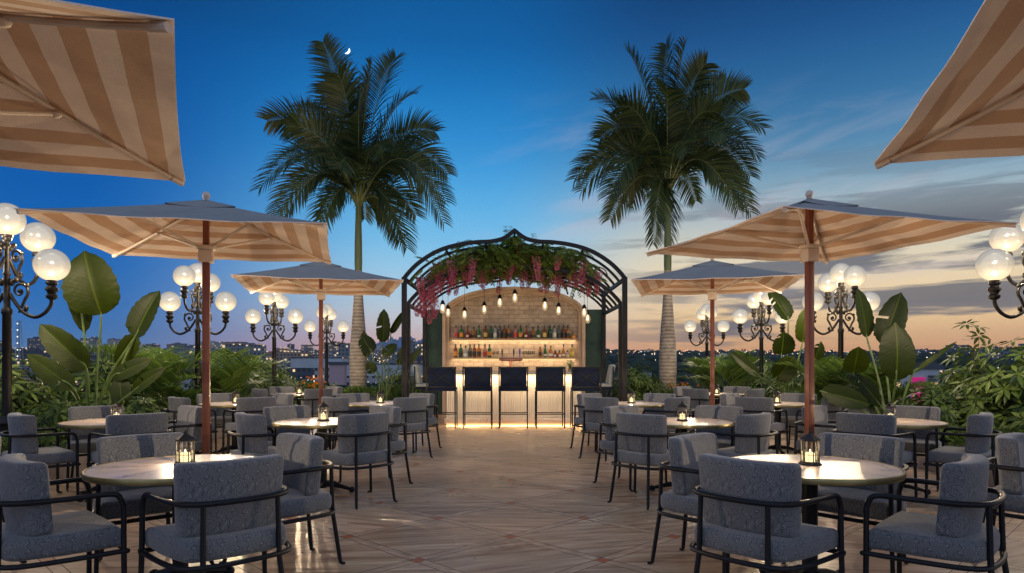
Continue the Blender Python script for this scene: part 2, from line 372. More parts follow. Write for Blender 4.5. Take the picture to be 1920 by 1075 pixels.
def floor_mat():
    m, t, b = newmat('terrace_tiles'); L = t.links.new
    tc = N('ShaderNodeTexCoord', t); sp = N('ShaderNodeSeparateXYZ', t); L(tc.outputs['Object'], sp.inputs[0])
    T = .898; s2 = .70710678
    X = mth(t, 'ADD', sp.outputs[0], .02); Y = mth(t, 'SUBTRACT', sp.outputs[1], 5.34)
    u = mth(t, 'DIVIDE', mth(t, 'MULTIPLY', mth(t, 'ADD', X, Y), s2), T); v = mth(t, 'DIVIDE', mth(t, 'MULTIPLY', mth(t, 'SUBTRACT', Y, X), s2), T)
    fu = mth(t, 'ABSOLUTE', mth(t, 'SUBTRACT', mth(t, 'FRACT', mth(t, 'ADD', u, .5)), .5)); fv = mth(t, 'ABSOLUTE', mth(t, 'SUBTRACT', mth(t, 'FRACT', mth(t, 'ADD', v, .5)), .5))
    hw = .0415/T; jt = .003/T
    bu = mth(t, 'LESS_THAN', fu, hw); bv = mth(t, 'LESS_THAN', fv, hw)
    acc = mth(t, 'MULTIPLY', bu, bv)
    strip = mth(t, 'MAXIMUM', bu, bv)
    ju = mth(t, 'LESS_THAN', mth(t, 'ABSOLUTE', mth(t, 'SUBTRACT', fu, hw)), jt); jv = mth(t, 'LESS_THAN', mth(t, 'ABSOLUTE', mth(t, 'SUBTRACT', fv, hw)), jt)
    joint = mth(t, 'MAXIMUM', ju, jv)
    # per-tile tone
    cb = N('ShaderNodeCombineXYZ', t); L(mth(t, 'ROUND', mth(t, 'SUBTRACT', u, .5)), cb.inputs[0]); L(mth(t, 'ROUND', mth(t, 'SUBTRACT', v, .5)), cb.inputs[1]); L(mth(t, 'ADD', mth(t, 'MULTIPLY', bu, 3.3), mth(t, 'MULTIPLY', bv, 7.7)), cb.inputs[2])
    wn = N('ShaderNodeTexWhiteNoise', t); L(cb.outputs[0], wn.inputs['Vector'])
    # stone grain, long streaks, turned by tile
    cg = N('ShaderNodeCombineXYZ', t)
    L(mth(t, 'MULTIPLY', sp.outputs[0], 1.5), cg.inputs[0]); L(mth(t, 'MULTIPLY', sp.outputs[1], 14), cg.inputs[1]); L(mth(t, 'MULTIPLY', wn.outputs[0], 40), cg.inputs[2])
    rot = N('ShaderNodeVectorRotate', t); rot.rotation_type = 'Z_AXIS'; L(tc.outputs['Object'], rot.inputs['Vector']); L(mth(t, 'MULTIPLY', mth(t, 'SUBTRACT', wn.outputs[0], .5), .9), rot.inputs['Angle'])
    mp = N('ShaderNodeMapping', t); mp.inputs['Scale'].default_value = (1.4, 16, 1); L(rot.outputs[0], mp.inputs[0])
    va = N('ShaderNodeVectorMath', t); va.operation = 'ADD'; L(mp.outputs[0], va.inputs[0]); L(wn.outputs[1], va.inputs[1])
    g = N('ShaderNodeTexNoise', t, inp={'Scale': 1.0, 'Detail': 8, 'Roughness': .62, 'Distortion': .35}); L(va.outputs[0], g.inputs['Vector'])
    g2 = N('ShaderNodeTexNoise', t, inp={'Scale': 1.1, 'Detail': 4, 'Roughness': .6}); L(tc.outputs['Object'], g2.inputs['Vector'])
    stone = ramp(t, g.outputs[0], [(.33, (.31,.175,.095,1)), (.5, (.56,.37,.22,1)), (.66, (.77,.56,.37,1))])
    tone = ramp(t, mth(t, 'ADD', mth(t, 'MULTIPLY', wn.outputs[0], .6), mth(t, 'MULTIPLY', g2.outputs[0], .5)), [(.1, (.78,.78,.78,1)), (1, (1.15,1.12,1.1,1))])
    col = mixc(t, 1.0, stone, tone, 'MULTIPLY')
    col = mixc(t, mth(t, 'MULTIPLY', strip, .30), col, (.56,.38,.25,1))
    col = mixc(t, acc, col, (.50,.14,.05,1))
    col = mixc(t, joint, col, (.05,.038,.03,1))
    L(col, b.inputs['Base Color'])
    rg = ramp(t, g2.outputs[0], [(.3, (.24,)*3+(1,)), (.7, (.40,)*3+(1,))])
    L(mth(t, 'ADD', rg, mth(t, 'MULTIPLY', joint, .4)), b.inputs['Roughness'])
    bp = N('ShaderNodeBump', t, inp={'Strength': .35, 'Distance': .004}); L(mth(t, 'SUBTRACT', mth(t, 'MULTIPLY', g.outputs[0], .5), joint), bp.inputs['Height']); L(bp.outputs[0], b.inputs['Normal'])
    return m
M_floor = floor_mat()

def canopy_mats():
    m, t, b = newmat('striped_canvas'); L = t.links.new
    tc = N('ShaderNodeTexCoord', t); sp = N('ShaderNodeSeparateXYZ', t); L(tc.outputs['Object'], sp.inputs[0])
    nz = N('ShaderNodeTexNoise', t, inp={'Scale': 3, 'Detail': 2}); L(tc.outputs['Object'], nz.inputs['Vector'])
    d = mth(t, 'MAXIMUM', mth(t, 'ABSOLUTE', sp.outputs[0]), mth(t, 'ABSOLUTE', sp.outputs[1]))
    k = mth(t, 'FRACT', mth(t, 'DIVIDE', mth(t, 'SUBTRACT', 1.322, mth(t, 'ADD', d, mth(t, 'MULTIPLY', nz.outputs[0], .008))), .244))
    st = mth(t, 'GREATER_THAN', k, .5)
    wv = N('ShaderNodeTexNoise', t, inp={'Scale': 160, 'Detail': 3}); L(tc.outputs['Object'], wv.inputs['Vector'])
    lg = N('ShaderNodeTexNoise', t, inp={'Scale': 2.2, 'Detail': 4}); L(tc.outputs['Object'], lg.inputs['Vector'])
    col = mixc(t, st, (.88,.72,.63,1), (.62,.385,.25,1))
    tone = ramp(t, mth(t, 'ADD', mth(t, 'MULTIPLY', wv.outputs[0], .7), mth(t, 'MULTIPLY', lg.outputs[0], .3)), [(.3, (.8,.8,.8,1)), (.7, (1.1,1.1,1.1,1))])
    L(mixc(t, 1.0, col, tone, 'MULTIPLY'), b.inputs['Base Color']); b.inputs['Roughness'].default_value = .85
    bp = N('ShaderNodeBump', t, inp={'Strength': .25, 'Distance': .004}); L(wv.outputs[0], bp.inputs['Height'])
    bp2 = N('ShaderNodeBump', t, inp={'Strength': .35, 'Distance': .06}); L(lg.outputs[0], bp2.inputs['Height']); L(bp.outputs[0], bp2.inputs['Normal']); L(bp2.outputs[0], b.inputs['Normal'])
    return m
M_canvas = canopy_mats()
M_canvtop = pbr('canvas_top', (.29,.28,.27), .85, 0, .1, 3, bump=.3, bscale=90)

def brick_mat():
    m, t, b = newmat('glazed_brick'); L = t.links.new
    tc = N('ShaderNodeTexCoord', t); sp = N('ShaderNodeSeparateXYZ', t); L(tc.outputs['Object'], sp.inputs[0])
    cb = N('ShaderNodeCombineXYZ', t); L(sp.outputs[0], cb.inputs[0]); L(sp.outputs[2], cb.inputs[1])
    br = N('ShaderNodeTexBrick', t, inp={'Color1': (.38,.295,.22,1), 'Color2': (.53,.42,.32,1), 'Mortar': (.24,.18,.13,1), 'Scale': 1, 'Mortar Size': .006, 'Brick Width': .26, 'Row Height': .113, 'Bias': .1}); L(cb.outputs[0], br.inputs['Vector'])
    nz = N('ShaderNodeTexNoise', t, inp={'Scale': 9, 'Detail': 6, 'Roughness': .65}); L(tc.outputs['Object'], nz.inputs['Vector'])
    tone = ramp(t, nz.outputs[0], [(.3, (.72,.70,.68,1)), (.7, (1.15,1.15,1.15,1))])
    L(mixc(t, 1.0, br.outputs[0], tone, 'MULTIPLY'), b.inputs['Base Color']); b.inputs['Roughness'].default_value = .28
    bp = N('ShaderNodeBump', t, inp={'Strength': .5, 'Distance': .01}); L(mth(t, 'SUBTRACT', mth(t, 'MULTIPLY', nz.outputs[0], .8), br.outputs[1]), bp.inputs['Height']); L(bp.outputs[0], b.inputs['Normal'])
    return m
M_brick = brick_mat()
def trunk_mat():
    m, t, b = newmat('palm_trunk'); L = t.links.new
    tc = N('ShaderNodeTexCoord', t); sp = N('ShaderNodeSeparateXYZ', t); L(tc.outputs['Object'], sp.inputs[0])
    nz = N('ShaderNodeTexNoise', t, inp={'Scale': 4, 'Detail': 6, 'Roughness': .65}); L(tc.outputs['Object'], nz.inputs['Vector'])
    ring = mth(t, 'SINE', mth(t, 'MULTIPLY', mth(t, 'ADD', sp.outputs[2], mth(t, 'MULTIPLY', nz.outputs[0], .12)), 62))
    f = mth(t, 'ADD', mth(t, 'MULTIPLY', ring, .14), nz.outputs[0])
    L(ramp(t, f, [(.25, (.15,.115,.085,1)), (.5, (.30,.245,.19,1)), (.75, (.42,.36,.29,1))]), b.inputs['Base Color']); b.inputs['Roughness'].default_value = .85
    bp = N('ShaderNodeBump', t, inp={'Strength': .6, 'Distance': .02}); L(f, bp.inputs['Height']); L(bp.outputs[0], b.inputs['Normal'])
    return m
M_trunk = trunk_mat()
M_shaft = pbr('crownshaft', (.10,.13,.05), .5, 0, .3, 5, stretch=(6,6,.5))
def globe_mat():
    # frosted lamp globe: glow painted in as an emission gradient, brightest toward its base
    m = bpy.data.materials.new('lamp_globe'); m.use_nodes = True; t = m.node_tree; t.nodes.clear(); L = t.links.new
    tc = N('ShaderNodeTexCoord', t); sp = N('ShaderNodeSeparateXYZ', t); L(tc.outputs['Generated'], sp.inputs[0])
    nz = N('ShaderNodeTexNoise', t, inp={'Scale': 9, 'Detail': 5, 'Roughness': .6, 'Distortion': .5}); L(tc.outputs['Object'], nz.inputs['Vector'])
    z = mth(t, 'ADD', sp.outputs[2], mth(t, 'MULTIPLY', mth(t, 'SUBTRACT', nz.outputs[0], .5), .25))
    col = ramp(t, z, [(0, (1.7,1.25,.75,1)), (.22, (1.35,1.05,.68,1)), (.42, (.80,.66,.48,1)), (.6, (.60,.54,.45,1)), (1, (.50,.49,.48,1))])
    em = N('ShaderNodeEmission', t); L(col, em.inputs[0]); em.inputs[1].default_value = 1.12
    tr = N('ShaderNodeBsdfTransparent', t)
    m1 = N('ShaderNodeMixShader', t); m1.inputs[0].default_value = .78; L(tr.outputs[0], m1.inputs[1]); L(em.outputs[0], m1.inputs[2])
    gl = N('ShaderNodeBsdfGlossy', t); gl.inputs['Roughness'].default_value = .05
    lw = N('ShaderNodeFresnel', t); lw.inputs[0].default_value = 1.45
    m2 = N('ShaderNodeMixShader', t); L(lw.outputs[0], m2.inputs[0]); L(m1.outputs[0], m2.inputs[1]); L(gl.outputs[0], m2.inputs[2])
    o = N('ShaderNodeOutputMaterial', t); L(m2.outputs[0], o.inputs[0]); m.cycles.emission_sampling = 'NONE'
    return m
M_globe = globe_mat()

# ------------------------------------------------------------------ setting: terrace floor, ground
fl = MB(); fl.box(-9.4, 9.4, -4, 23.4, -.3, 0)
tag(fl.build('floor', M_floor, smooth=False), kind='structure')
blk = MB(); blk.box(-9.4, 9.4, -4, 23.4, -14.5, -.31)
tag(blk.build('hotel_block', pbr('hotel_wall', (.35,.31,.27), .8), smooth=False), 'plain rooftop block that carries the tiled terrace', 'building')
def ground_z(x, y):
    d = sqrt(x*x+y*y)
    if d < 280: return -14.5
    k = min(1, (d-280)/1900)
    return -14.5+48*k*(1+.10*sin(x*.004+1)+.06*sin(x*.011))+2.0*sin(x*.02+y*.013)*min(1, (d-280)/400)
def build_ground():
    mb = MB(); R = [0, 60, 150, 280]+[280+60*i for i in range(1, 33)]+[2400, 2700, 2950]; n = 120
    vs = []; fs = []
    for r in R:
        for i in range(n):
            a = 2*pi*i/n; x, y = r*sin(a), r*cos(a); z = ground_z(x, y) if r < 2300 else (ground_z(x*2200/r, y*2200/r)-(r-2200)*.012)
            vs.append((x, y, z))
    for j in range(len(R)-1):
        for i in range(n):
            k = (i+1) % n; fs.append((j*n+i, (j+1)*n+i, (j+1)*n+k, j*n+k))
    mb.add(vs, fs)
    return mb.build('ground', pbr('dark_land', (.022,.034,.032), .95, 0, .5, .02), smooth=True, flat_angle=80)
tag(build_ground(), kind='structure')

# ------------------------------------------------------------------ armchair
CH = {}
def rounded_slab(outline, z0, z1, bev, crown=0.0, n=4):
    """outline: list of (x,y) ccw. Returns verts, faces of a soft slab."""
    cx = sum(p[0] for p in outline)/len(outline); cy = sum(p[1] for p in outline)/len(outline)
    rings = []
    def ring(ins, z):
        r = []
        for x, y in outline:
            dx, dy = x-cx, y-cy; l = sqrt(dx*dx+dy*dy); k = (l-ins)/l; r.append((cx+dx*k, cy+dy*k, z))
        rings.append(r)
    for i in range(n+1):
        a = pi/2*i/n; ring(bev*(1-sin(a)), z0+bev*(1-cos(a)))
    for i in range(n+1):
        a = pi/2*i/n; ring(bev*(1-cos(a)), z1-bev*(1-sin(a)))
    l0 = min(sqrt((x-cx)**2+(y-cy)**2) for x, y in outline)
    for k in (.35, .7):
        r = [(cx+(x-cx)*(1-k)*(1-bev/l0), cy+(y-cy)*(1-k)*(1-bev/l0), z1+crown*k*(2-k)) for x, y in outline]; rings.append(r)
    m = len(outline); vs = [v for r in rings for v in r]; fs = []
    for j in range(len(rings)-1):
        for i in range(m):
            k = (i+1) % m; fs.append((j*m+i, j*m+k, (j+1)*m+k, (j+1)*m+i))
    fs.append(tuple(range(m-1, -1, -1))); vs.append((cx, cy, z1+crown)); c = len(vs)-1; b = (len(rings)-1)*m
    for i in range(m): fs.append((b+i, b+(i+1) % m, c))
    return vs, fs
def make_chair():
    t = thing('armchair', 'x', 'chair')
    # seat: wide front, narrower rounded back
    out = smoothpath([(-.285,.25,0),(0,.265,0),(.285,.25,0),(.305,.225,0),(.305,.0,0),(.265,-.185,0),(.20,-.245,0),(0,-.265,0),(-.20,-.245,0),(-.265,-.185,0),(-.305,.0,0),(-.305,.225,0)], 4, True)
    vs, fs = rounded_slab([(p.x, p.y) for p in out], .385, .495, .034, .012)
    MB().add(vs, fs).build('seat', M_fabric, t, flat_angle=75)
    # backrest cushion, bent in plan and leaning slightly back
    def rr(hw0, hw1, z0, z1, r):
        pts = []
        for (cx, cz, a0) in ((hw0-r, z0+r, -90), (hw1-r, z1-r, 0), (-hw1+r, z1-r, 90), (-hw0+r, z0+r, 180)):
            for k in range(5): a = radians(a0+22.5*k); pts.append((cx+r*cos(a), cz+r*sin(a)))
        return pts
    o2 = rr(.255, .27, .492, .862, .03)
    # densify long edges
    dn = []
    for i in range(len(o2)):
        a, b = o2[i], o2[(i+1) % len(o2)]; L = sqrt((a[0]-b[0])**2+(a[1]-b[1])**2); k = max(1, int(L/.05))
        for q in range(k): dn.append((a[0]+(b[0]-a[0])*q/k, a[1]+(b[1]-a[1])*q/k))
    vs, fs = rounded_slab(dn, 0, .105, .026, .006)
    def warp(v):
        x, z, y = v  # slab thickness along y
        yy = -.085-y + .0 + .85*x*x - .10*(z-.49)
        return (x, yy, z)
    MB().add([warp(v) for v in vs], fs).build('backrest', M_fabric, t, flat_angle=75)
    # arm rail: rises from the front feet, turns back along the arms and round behind the cushion
    R = .0145
    half = [(.335,.255,.0),(.325,.255,.36),(.322,.255,.60),(.318,.235,.655),(.312,.19,.672),(.305,.05,.672),(.29,-.10,.672),(.262,-.19,.672),(.20,-.25,.672),(.10,-.275,.672),(0,-.282,.672)]
    top = smoothpath(half[2:], 5); full = top+[Vector((-p.x, p.y, p.z)) for p in reversed(top[:-1])]
    MB().tube(full, R, 10).build('arm_rail', M_metal, t)
    rim = smoothpath([(-.31,.265,.368),(0,.275,.368),(.31,.265,.368),(.325,.245,.368),(.315,.0,.368),(.28,-.19,.368),(.20,-.262,.368),(0,-.285,.368),(-.20,-.262,.368),(-.28,-.19,.368),(-.315,.0,.368),(-.325,.245,.368)], 4, True)
    MB().tube(rim, .0135, 8, True).build('seat_rim', M_metal, t)
    for s in (-1, 1):
        leg = MB().tube([(s*.322,.255,.60),(s*.325,.255,.36),(s*.335,.257,.03),(s*.336,.262,.012)], [R,R,R*.95,R*.9], 8)
        leg.tube([(s*.336,.258,.02),(s*.337,.275,.008),(s*.338,.295,.007)], [.012,.011,.009], 6); leg.build('leg', M_metal, t)
    for s in (-1, 1):
        leg = MB().tube([(s*.185,-.254,.672),(s*.19,-.262,.36),(s*.213,-.30,.06),(s*.217,-.306,.015)], [R*.95,R,R,R*.85], 8)
        leg.tube([(s*.216,-.303,.02),(s*.222,-.318,.008),(s*.228,-.335,.009)], [.012,.011,.008], 6); leg.build('leg', M_metal, t)
    return t
proto_chair = make_chair(); used = [False]

TABLES = []   # (x, y, description)
LX, RX, LXO, RXO = -1.99, 1.775, -4.16, 3.96
rows = {1: 4.10, 2: 7.16, 3: 10.25, 4: 13.3}
ordn = {1: 'nearest', 2: 'second nearest', 3: 'third nearest', 4: 'farthest'}
for r in (1, 2, 3):
    TABLES.append((LX, rows[r], {1: 'the nearest table left of the aisle', 2: 'the second table left of the aisle', 3: 'the table left of the aisle closest to the bar'}[r], r, 'in'))
    TABLES.append((RX, rows[r], {1: 'the nearest table right of the aisle', 2: 'the second table right of the aisle', 3: 'the table right of the aisle closest to the bar'}[r], r, 'in'))
for r in (2, 3, 4):
    TABLES.append((LXO, rows[r], {2: 'the nearest table by the left planter', 3: 'the middle table by the left planter', 4: 'the farthest table by the left planter'}[r], r, 'out'))
    TABLES.append((RXO, rows[r], {2: 'the nearest table by the right planter', 3: 'the middle table by the right planter', 4: 'the farthest table by the right planter'}[r], r, 'out'))
def place_chair(tx, ty, ang, label, rad=.66, jit=0):
    a = radians(ang); x, y = tx+rad*cos(a), ty+rad*sin(a)
    rz = a+pi/2+jit     # local +Y faces the table
    if not used[0]:
        used[0] = True; o = proto_chair; o.location = (x, y, 0); o.rotation_euler = (0, 0, rz); o['label'] = label; o['group'] = 'grey patterned armchairs around the tables'
        return o
    return dup(proto_chair, (x, y, 0), rz, label, 'grey patterned armchairs around the tables')
side = {225: 'grey armchair, near left side of %s', 315: 'grey armchair, near right side of %s', 135: 'grey armchair, far left side of %s', 45: 'grey armchair, far right side of %s'}
for (tx, ty, d, r, io) in TABLES:
    for ang in (225, 315, 135, 45):
        place_chair(tx, ty, ang+random.uniform(-1.5, 1.5), side[ang] % d, rad=.66+random.uniform(-.015,.02), jit=random.uniform(-.06, .06))
place_chair(LXO, 4.1, 45, 'grey armchair cut off by the left edge, left of the nearest left table')
place_chair(RXO, 4.1, 135, 'grey armchair cut off by the right edge, right of the nearest right table')

# ------------------------------------------------------------------ tables
def make_table():
    t = thing('cafe_table', 'x', 'table')
    MB().lathe([(.02,.716),(.482,.716),(.4875,.720),(.4875,.738),(.484,.741),(.02,.741)], 72).build('tabletop', M_marble, t, flat_angle=30)
    MB().lathe([(.4885,.708),(.499,.708),(.502,.715),(.502,.736),(.499,.7425),(.4885,.7425),(.4885,.708)], 72).build('brass_edge', M_brass, t)
    MB().lathe([(.15,.695),(.16,.704),(.16,.713),(.03,.713)], 24).build('mounting_plate', M_metal, t)
    MB().lathe([(.045,.05),(.045,.69),(.06,.70)], 20).build('pedestal', M_metal, t)
    for k in range(4):
        a = pi/4+k*pi/2+.15
        f = MB(); f.tube([(.03*cos(a),.03*sin(a),.09),(.16*cos(a),.16*sin(a),.075),(.30*cos(a),.30*sin(a),.04)], [.03,.024,.016], 8)
        f.sphere((.315*cos(a), .315*sin(a), .034), .034, 14, 8, sz=.9); f.build('foot', M_metal, t)
    return t
def make_lantern():
    t = thing('candle_lantern', 'x', 'lantern')
    b = MB(); n = 6
    b.lathe([(.066,0),(.066,.007),(.058,.012),(.055,.018),(.02,.018)], n); b.build('base', M_lantern, t, flat_angle=20)
    c = MB()
    for k in range(6):
        a = 2*pi*k/6; c.tube([(.051*cos(a),.051*sin(a),.016),(.051*cos(a),.051*sin(a),.148)], .0032, 5)
        a2 = 2*pi*(k+1)/6
        p0 = Vector((.05*cos(a), .05*sin(a), 0)); p1 = Vector((.05*cos(a2), .05*sin(a2), 0)); mid = (p0+p1)/2
        c.tube([mid+Vector((0,0,.018)), mid+Vector((0,0,.146))], .0014, 4)
        for z in (.06, .105): c.tube([p0+Vector((0,0,z)), p1+Vector((0,0,z))], .0014, 4)
    c.lathe([(.054,.142),(.056,.146),(.054,.15),(.048,.15),(.048,.142)], 6)
    c.build('cage', M_lantern, t)
    r = MB(); r.lathe([(.057,.149),(.058,.153),(.040,.166),(.020,.180),(.012,.186),(.012,.196),(.004,.203)], 6); r.build('roof', M_lantern, t, flat_angle=20)
    rg = MB().tube([(0+.013*cos(a*pi/8), 0, .217+.013*sin(a*pi/8)) for a in range(16)], .0018, 5, True); rg.build('ring', M_lantern, t)
    MB().lathe([(.001,.018),(.027,.018),(.027,.068),(.024,.072),(.001,.070)], 16).build('candle', M_candle, t)
    MB().lathe([(.0005,.071),(.005,.077),(.004,.084),(.0005,.093)], 8).build('flame', M_gbulb, t)
    gl = MB()
    for k in range(6):
        a, a2 = 2*pi*k/6, 2*pi*(k+1)/6
        gl.add([(.0495*cos(a),.0495*sin(a),.02),(.0495*cos(a2),.0495*sin(a2),.02),(.0495*cos(a2),.0495*sin(a2),.145),(.0495*cos(a),.0495*sin(a),.145)], [(0,1,2,3)])
    gl.build('pane', M_clear, t, smooth=False)
    point(t, (0,0,.100), LANTERN_W, (1,.74,.46), 0, linear=True)
    point(t, (0,0,.12), .3, (1,.74,.46), 0, name='flame_light')
    return t
LANTERN_W = 17
pt = pl = None
for i, (tx, ty, d, r, io) in enumerate(TABLES):
    lab = 'brass edged round marble table, '+d.replace('the ', '', 1).replace('table ', 'one ', 1)
    if pt is None:
        pt = make_table(); tag(pt, lab, group='round marble cafe tables'); pt.location = (tx, ty, 0)
    else: dup(pt, (tx, ty, 0), random.uniform(0, 6), lab, 'round marble cafe tables')
    ox = {1: .015, 2: 0, 3: 0, 4: 0}[r]
    lab = 'small dark candle lantern glowing on '+d
    if pl is None:
        pl = make_lantern(); tag(pl, lab, group='candle lanterns on the tables'); pl.location = (tx+ox, ty+.03, .743); pl.rotation_euler = (0,0,.25)
    else: dup(pl, (tx+ox, ty+.03, .743), random.uniform(0, 1), lab, 'candle lanterns on the tables')

# ------------------------------------------------------------------ patio umbrellas
def make_umbrella():
    t = thing('patio_umbrella', 'x', 'umbrella')
    hs, ze, rise = 1.3, 2.68, .42
    def zc(m, a):   # m 0..1 ring, a -1..1 along the side
        return ze+rise*(1-m)**1.12-.028*(1-a*a)*m*(1-.2*m)+.014*m*cos(a*9)*(1-a*a)*.5
    nr, ns = 22, 16
    def sheet(dz, flip):
        vs = [(0,0,ze+rise+dz)]; fs = []
        for j in range(1, nr+1):
            m = j/nr
            for s in range(4):
                for k in range(ns):
                    a = -1+2*k/ns; p = Vector((hs*m*a, -hs*m*(1-.012*(1-a*a)), zc(m, a)+dz)); p.rotate(Matrix.Rotation(s*pi/2, 3, 'Z')); vs.append(tuple(p))
        n = 4*ns
        for k in range(n): fs.append((0, 1+k, 1+(k+1) % n))
        for j in range(nr-1):
            for k in range(n):
                l = (k+1) % n; fs.append((1+j*n+k, 1+(j+1)*n+k, 1+(j+1)*n+l, 1+j*n+l))
        if flip: fs = [tuple(reversed(f)) for f in fs]
        return vs, fs
    mb = MB(); v1, f1 = sheet(.004, False); v2, f2 = sheet(-.004, True)
    mb.add(v1, f1, 1); mb.add(v2, f2, 0); n = 4*ns; b1 = 1+(nr-1)*n; b2 = len(v1)+b1
    for k in range(n):
        l = (k+1) % n; mb.f.append((b1+k, b2+k, b2+l, b1+l)); mb.mi.append(0)
    mb.build('canopy', [M_canvas, M_canvtop], t, flat_angle=50)
    # vent cap
    vs = [(0,0,3.128)]; fs = []; ns2 = 8   # a shallow second tier
    for j in (1, 2, 3):
        m = j/3
        for s in range(4):
            for k in range(ns2):
                a = -1+2*k/ns2; p = Vector((.34*m*a, -.34*m, 3.128-.128*m-.024*(1-a*a)*m)); p.rotate(Matrix.Rotation(s*pi/2, 3, 'Z')); vs.append(tuple(p))
    q = 4*ns2
    for k in range(q): fs.append((0, 1+k, 1+(k+1) % q))
    for j in range(2):
        for k in range(q): l = (k+1) % q; fs.append((1+j*q+k, 1+(j+1)*q+k, 1+(j+1)*q+l, 1+j*q+l))
    vb = [(x, y, z-.006) for x, y, z in vs]
    m2 = MB().add(vs, fs, 0).add(vb, [tuple(reversed(f)) for f in fs], 0); m2.build('vent_cap', M_canvtop, t, flat_angle=50)
    f = MB(); f.lathe([(.03,3.12),(.032,3.135),(.022,3.142)], 14); f.sphere((0,0,3.172), .042, 16, 10); f.build('finial', M_cream, t)
    MB().box(-.036,.036,-.036,.036,.06,2.46, b=.006).box(-.03,.03,-.03,.03,2.58,3.11).build('pole', M_wood, t)
    h = MB(); h.box(-.072,.072,-.072,.072,2.44,2.575, b=.012); h.lathe([(.075,2.575),(.105,2.59),(.105,2.615),(.05,2.63)], 12); h.build('hub', M_cream, t)
    for s in range(4):
        a = pi/4+s*pi/2; d = Vector((cos(a), sin(a), 0)); Lh = hs*sqrt(2)
        pts = [d*Lh*m+Vector((0,0,zc(m, 1)-.028)) for m in (.05,.2,.4,.6,.8,.985)]
        rb = MB().tube(pts, .017, 8); rb.tube([pts[-1]-d*.1+Vector((0,0,.018)), pts[-1]+Vector((0,0,0))], .022, 8); rb.build('rib', M_cream, t)
        pm = d*Lh*.47+Vector((0,0,zc(.47, 1)-.045))
        st = MB().tube([d*.07+Vector((0,0,2.60)), pm], .015, 8); st.sphere(pm, .036, 10, 6, sz=.7); st.build('strut', M_cream, t)
    MB().lathe([(.30,0),(.30,.05),(.28,.065),(.06,.075),(.055,.13),(.02,.13)], 28).build('base_plate', M_metal, t)
    return t
U = [(-3.34, 7.46, 14, 'striped square umbrella on wooden pole, large middle one on the left'),
     (3.20, 7.40, 15.4, 'striped square umbrella on wooden pole, large middle one on the right'),
     (-3.35, 11.95, 15, 'smaller looking striped umbrella far back on the left beside the pergola'),
     (3.46, 11.90, -14, 'smaller looking striped umbrella far back on the right beside the pergola'),
     (-3.03, 3.28, 24.7, 'striped umbrella canopy filling the top left corner of the picture'),
     (3.22, 2.92, -18.5, 'striped umbrella canopy filling the top right corner of the picture')]
pu = None
for x, y, r, lab in U:
    if pu is None: pu = make_umbrella(); tag(pu, lab, group='striped patio umbrellas'); pu.location = (x, y, 0); pu.rotation_euler = (0,0,radians(r))
    else: dup(pu, (x, y, 0), radians(r), lab, 'striped patio umbrellas')

# ------------------------------------------------------------------ globe street lamps
GLOBE_W = 180
def make_lamp():
    t = thing('street_lamp', 'x', 'street lamp'); S = 1.0
    zt, zu, zl, R, g = 3.0, 2.884, 2.476, .516, .186
    MB().lathe([(.17,.0),(.17,.06),(.14,.08),(.14,.30),(.16,.33),(.12,.37),(.09,.42),(.075,.62),(.09,.66),(.07,.70),(.052,.74)], 16).build('base', M_iron, t, flat_angle=30)
    MB().lathe([(.05,.72),(.046,1.9),(.056,1.92),(.056,1.96),(.036,1.99),(.032,2.35),(.045,2.37),(.032,2.40),(.028,2.66),(.044,2.69),(.026,2.72),(.03,2.76),(.045,2.785),(.06,2.80),(.06,2.812),(.03,2.812)], 16).build('post', M_iron, t, flat_angle=35)
    def socket(c, z, parent):
        MB().lathe([(.03,z-.40),(.052,z-.385),(.060,z-.37),(.060,z-.35),(.040,z-.335),(.050,z-.31),(.068,z-.29),(.068,z-.265),(.045,z-.25),(.042,z-.235),(.062,z-.22),(.062,z-.20),(.048,z-.19),(.055,z-.176),(.055,z-.168),(.02,z-.168)], 16, c=c).build('socket', M_iron, parent, flat_angle=35)
    def globe(c, z):
        mb = MB(); mb.sphere((c[0], c[1], z), g, 32, 20); o = mb.build('globe', M_globe, t, flat_angle=80)
        MB().sphere((c[0], c[1], z-.10), .035, 12, 8).build('bulb', M_gbulb, o)
        point(o, (c[0], c[1], z-.03), GLOBE_W, (1,.78,.52), 0)
    globe((0, 0), zt)
    for k in range(4):
        a = k*pi/2; lo = k % 2 == 0; z = zl if lo else zu; d = Vector((cos(a), sin(a), 0)); c = (d.x*R, d.y*R)
        rm = t
        pth = [d*R+Vector((0,0,z-.39)), d*(R-.015)+Vector((0,0,z-.47)), d*(R-.09)+Vector((0,0,z-.56)), d*(R-.20)+Vector((0,0,z-.60)), d*(R-.33)+Vector((0,0,z-.54)), d*(R-.42)+Vector((0,0,z-.43)), d*.035+Vector((0,0,z-.33))]
        mb = MB().tube(smoothpath(pth, 6), .021, 8)
        # scroll and leaf ornament between arm and post
        sp = []
        for q in range(26):
            th = -.9+q*.32; rr = .105*(1-q/31)
            sp.append(d*(.15+rr*cos(th))+Vector((0,0,z-.30+rr*sin(th))))
        mb.tube([d*.14+Vector((0,0,z-.55))]+sp, [.013]+[.019-.0004*i for i in range(26)], 6)
        mb.sphere(tuple(d*.15+Vector((0,0,z-.30))), .028, 8, 6)
        for (rr, zz, ss) in ((.22,-.50,.026),(.11,-.17,.026),(.06,-.20,.03),(.24,-.24,.02)):
            mb.sphere(tuple(d*rr+Vector((0,0,z+zz))), ss, 8, 6, sz=1.5)
        arm = mb.build('arm', M_iron, t, flat_angle=60)
        socket(c, z, t); globe(c, z)
    MB().lathe([(.028,2.74),(.05,2.76),(.05,2.79),(.058,2.815),(.058,2.832),(.02,2.832)], 16).build('socket', M_iron, t, flat_angle=35)
    return t
LY = [7.88, 12.65, 16.7, 21.4]
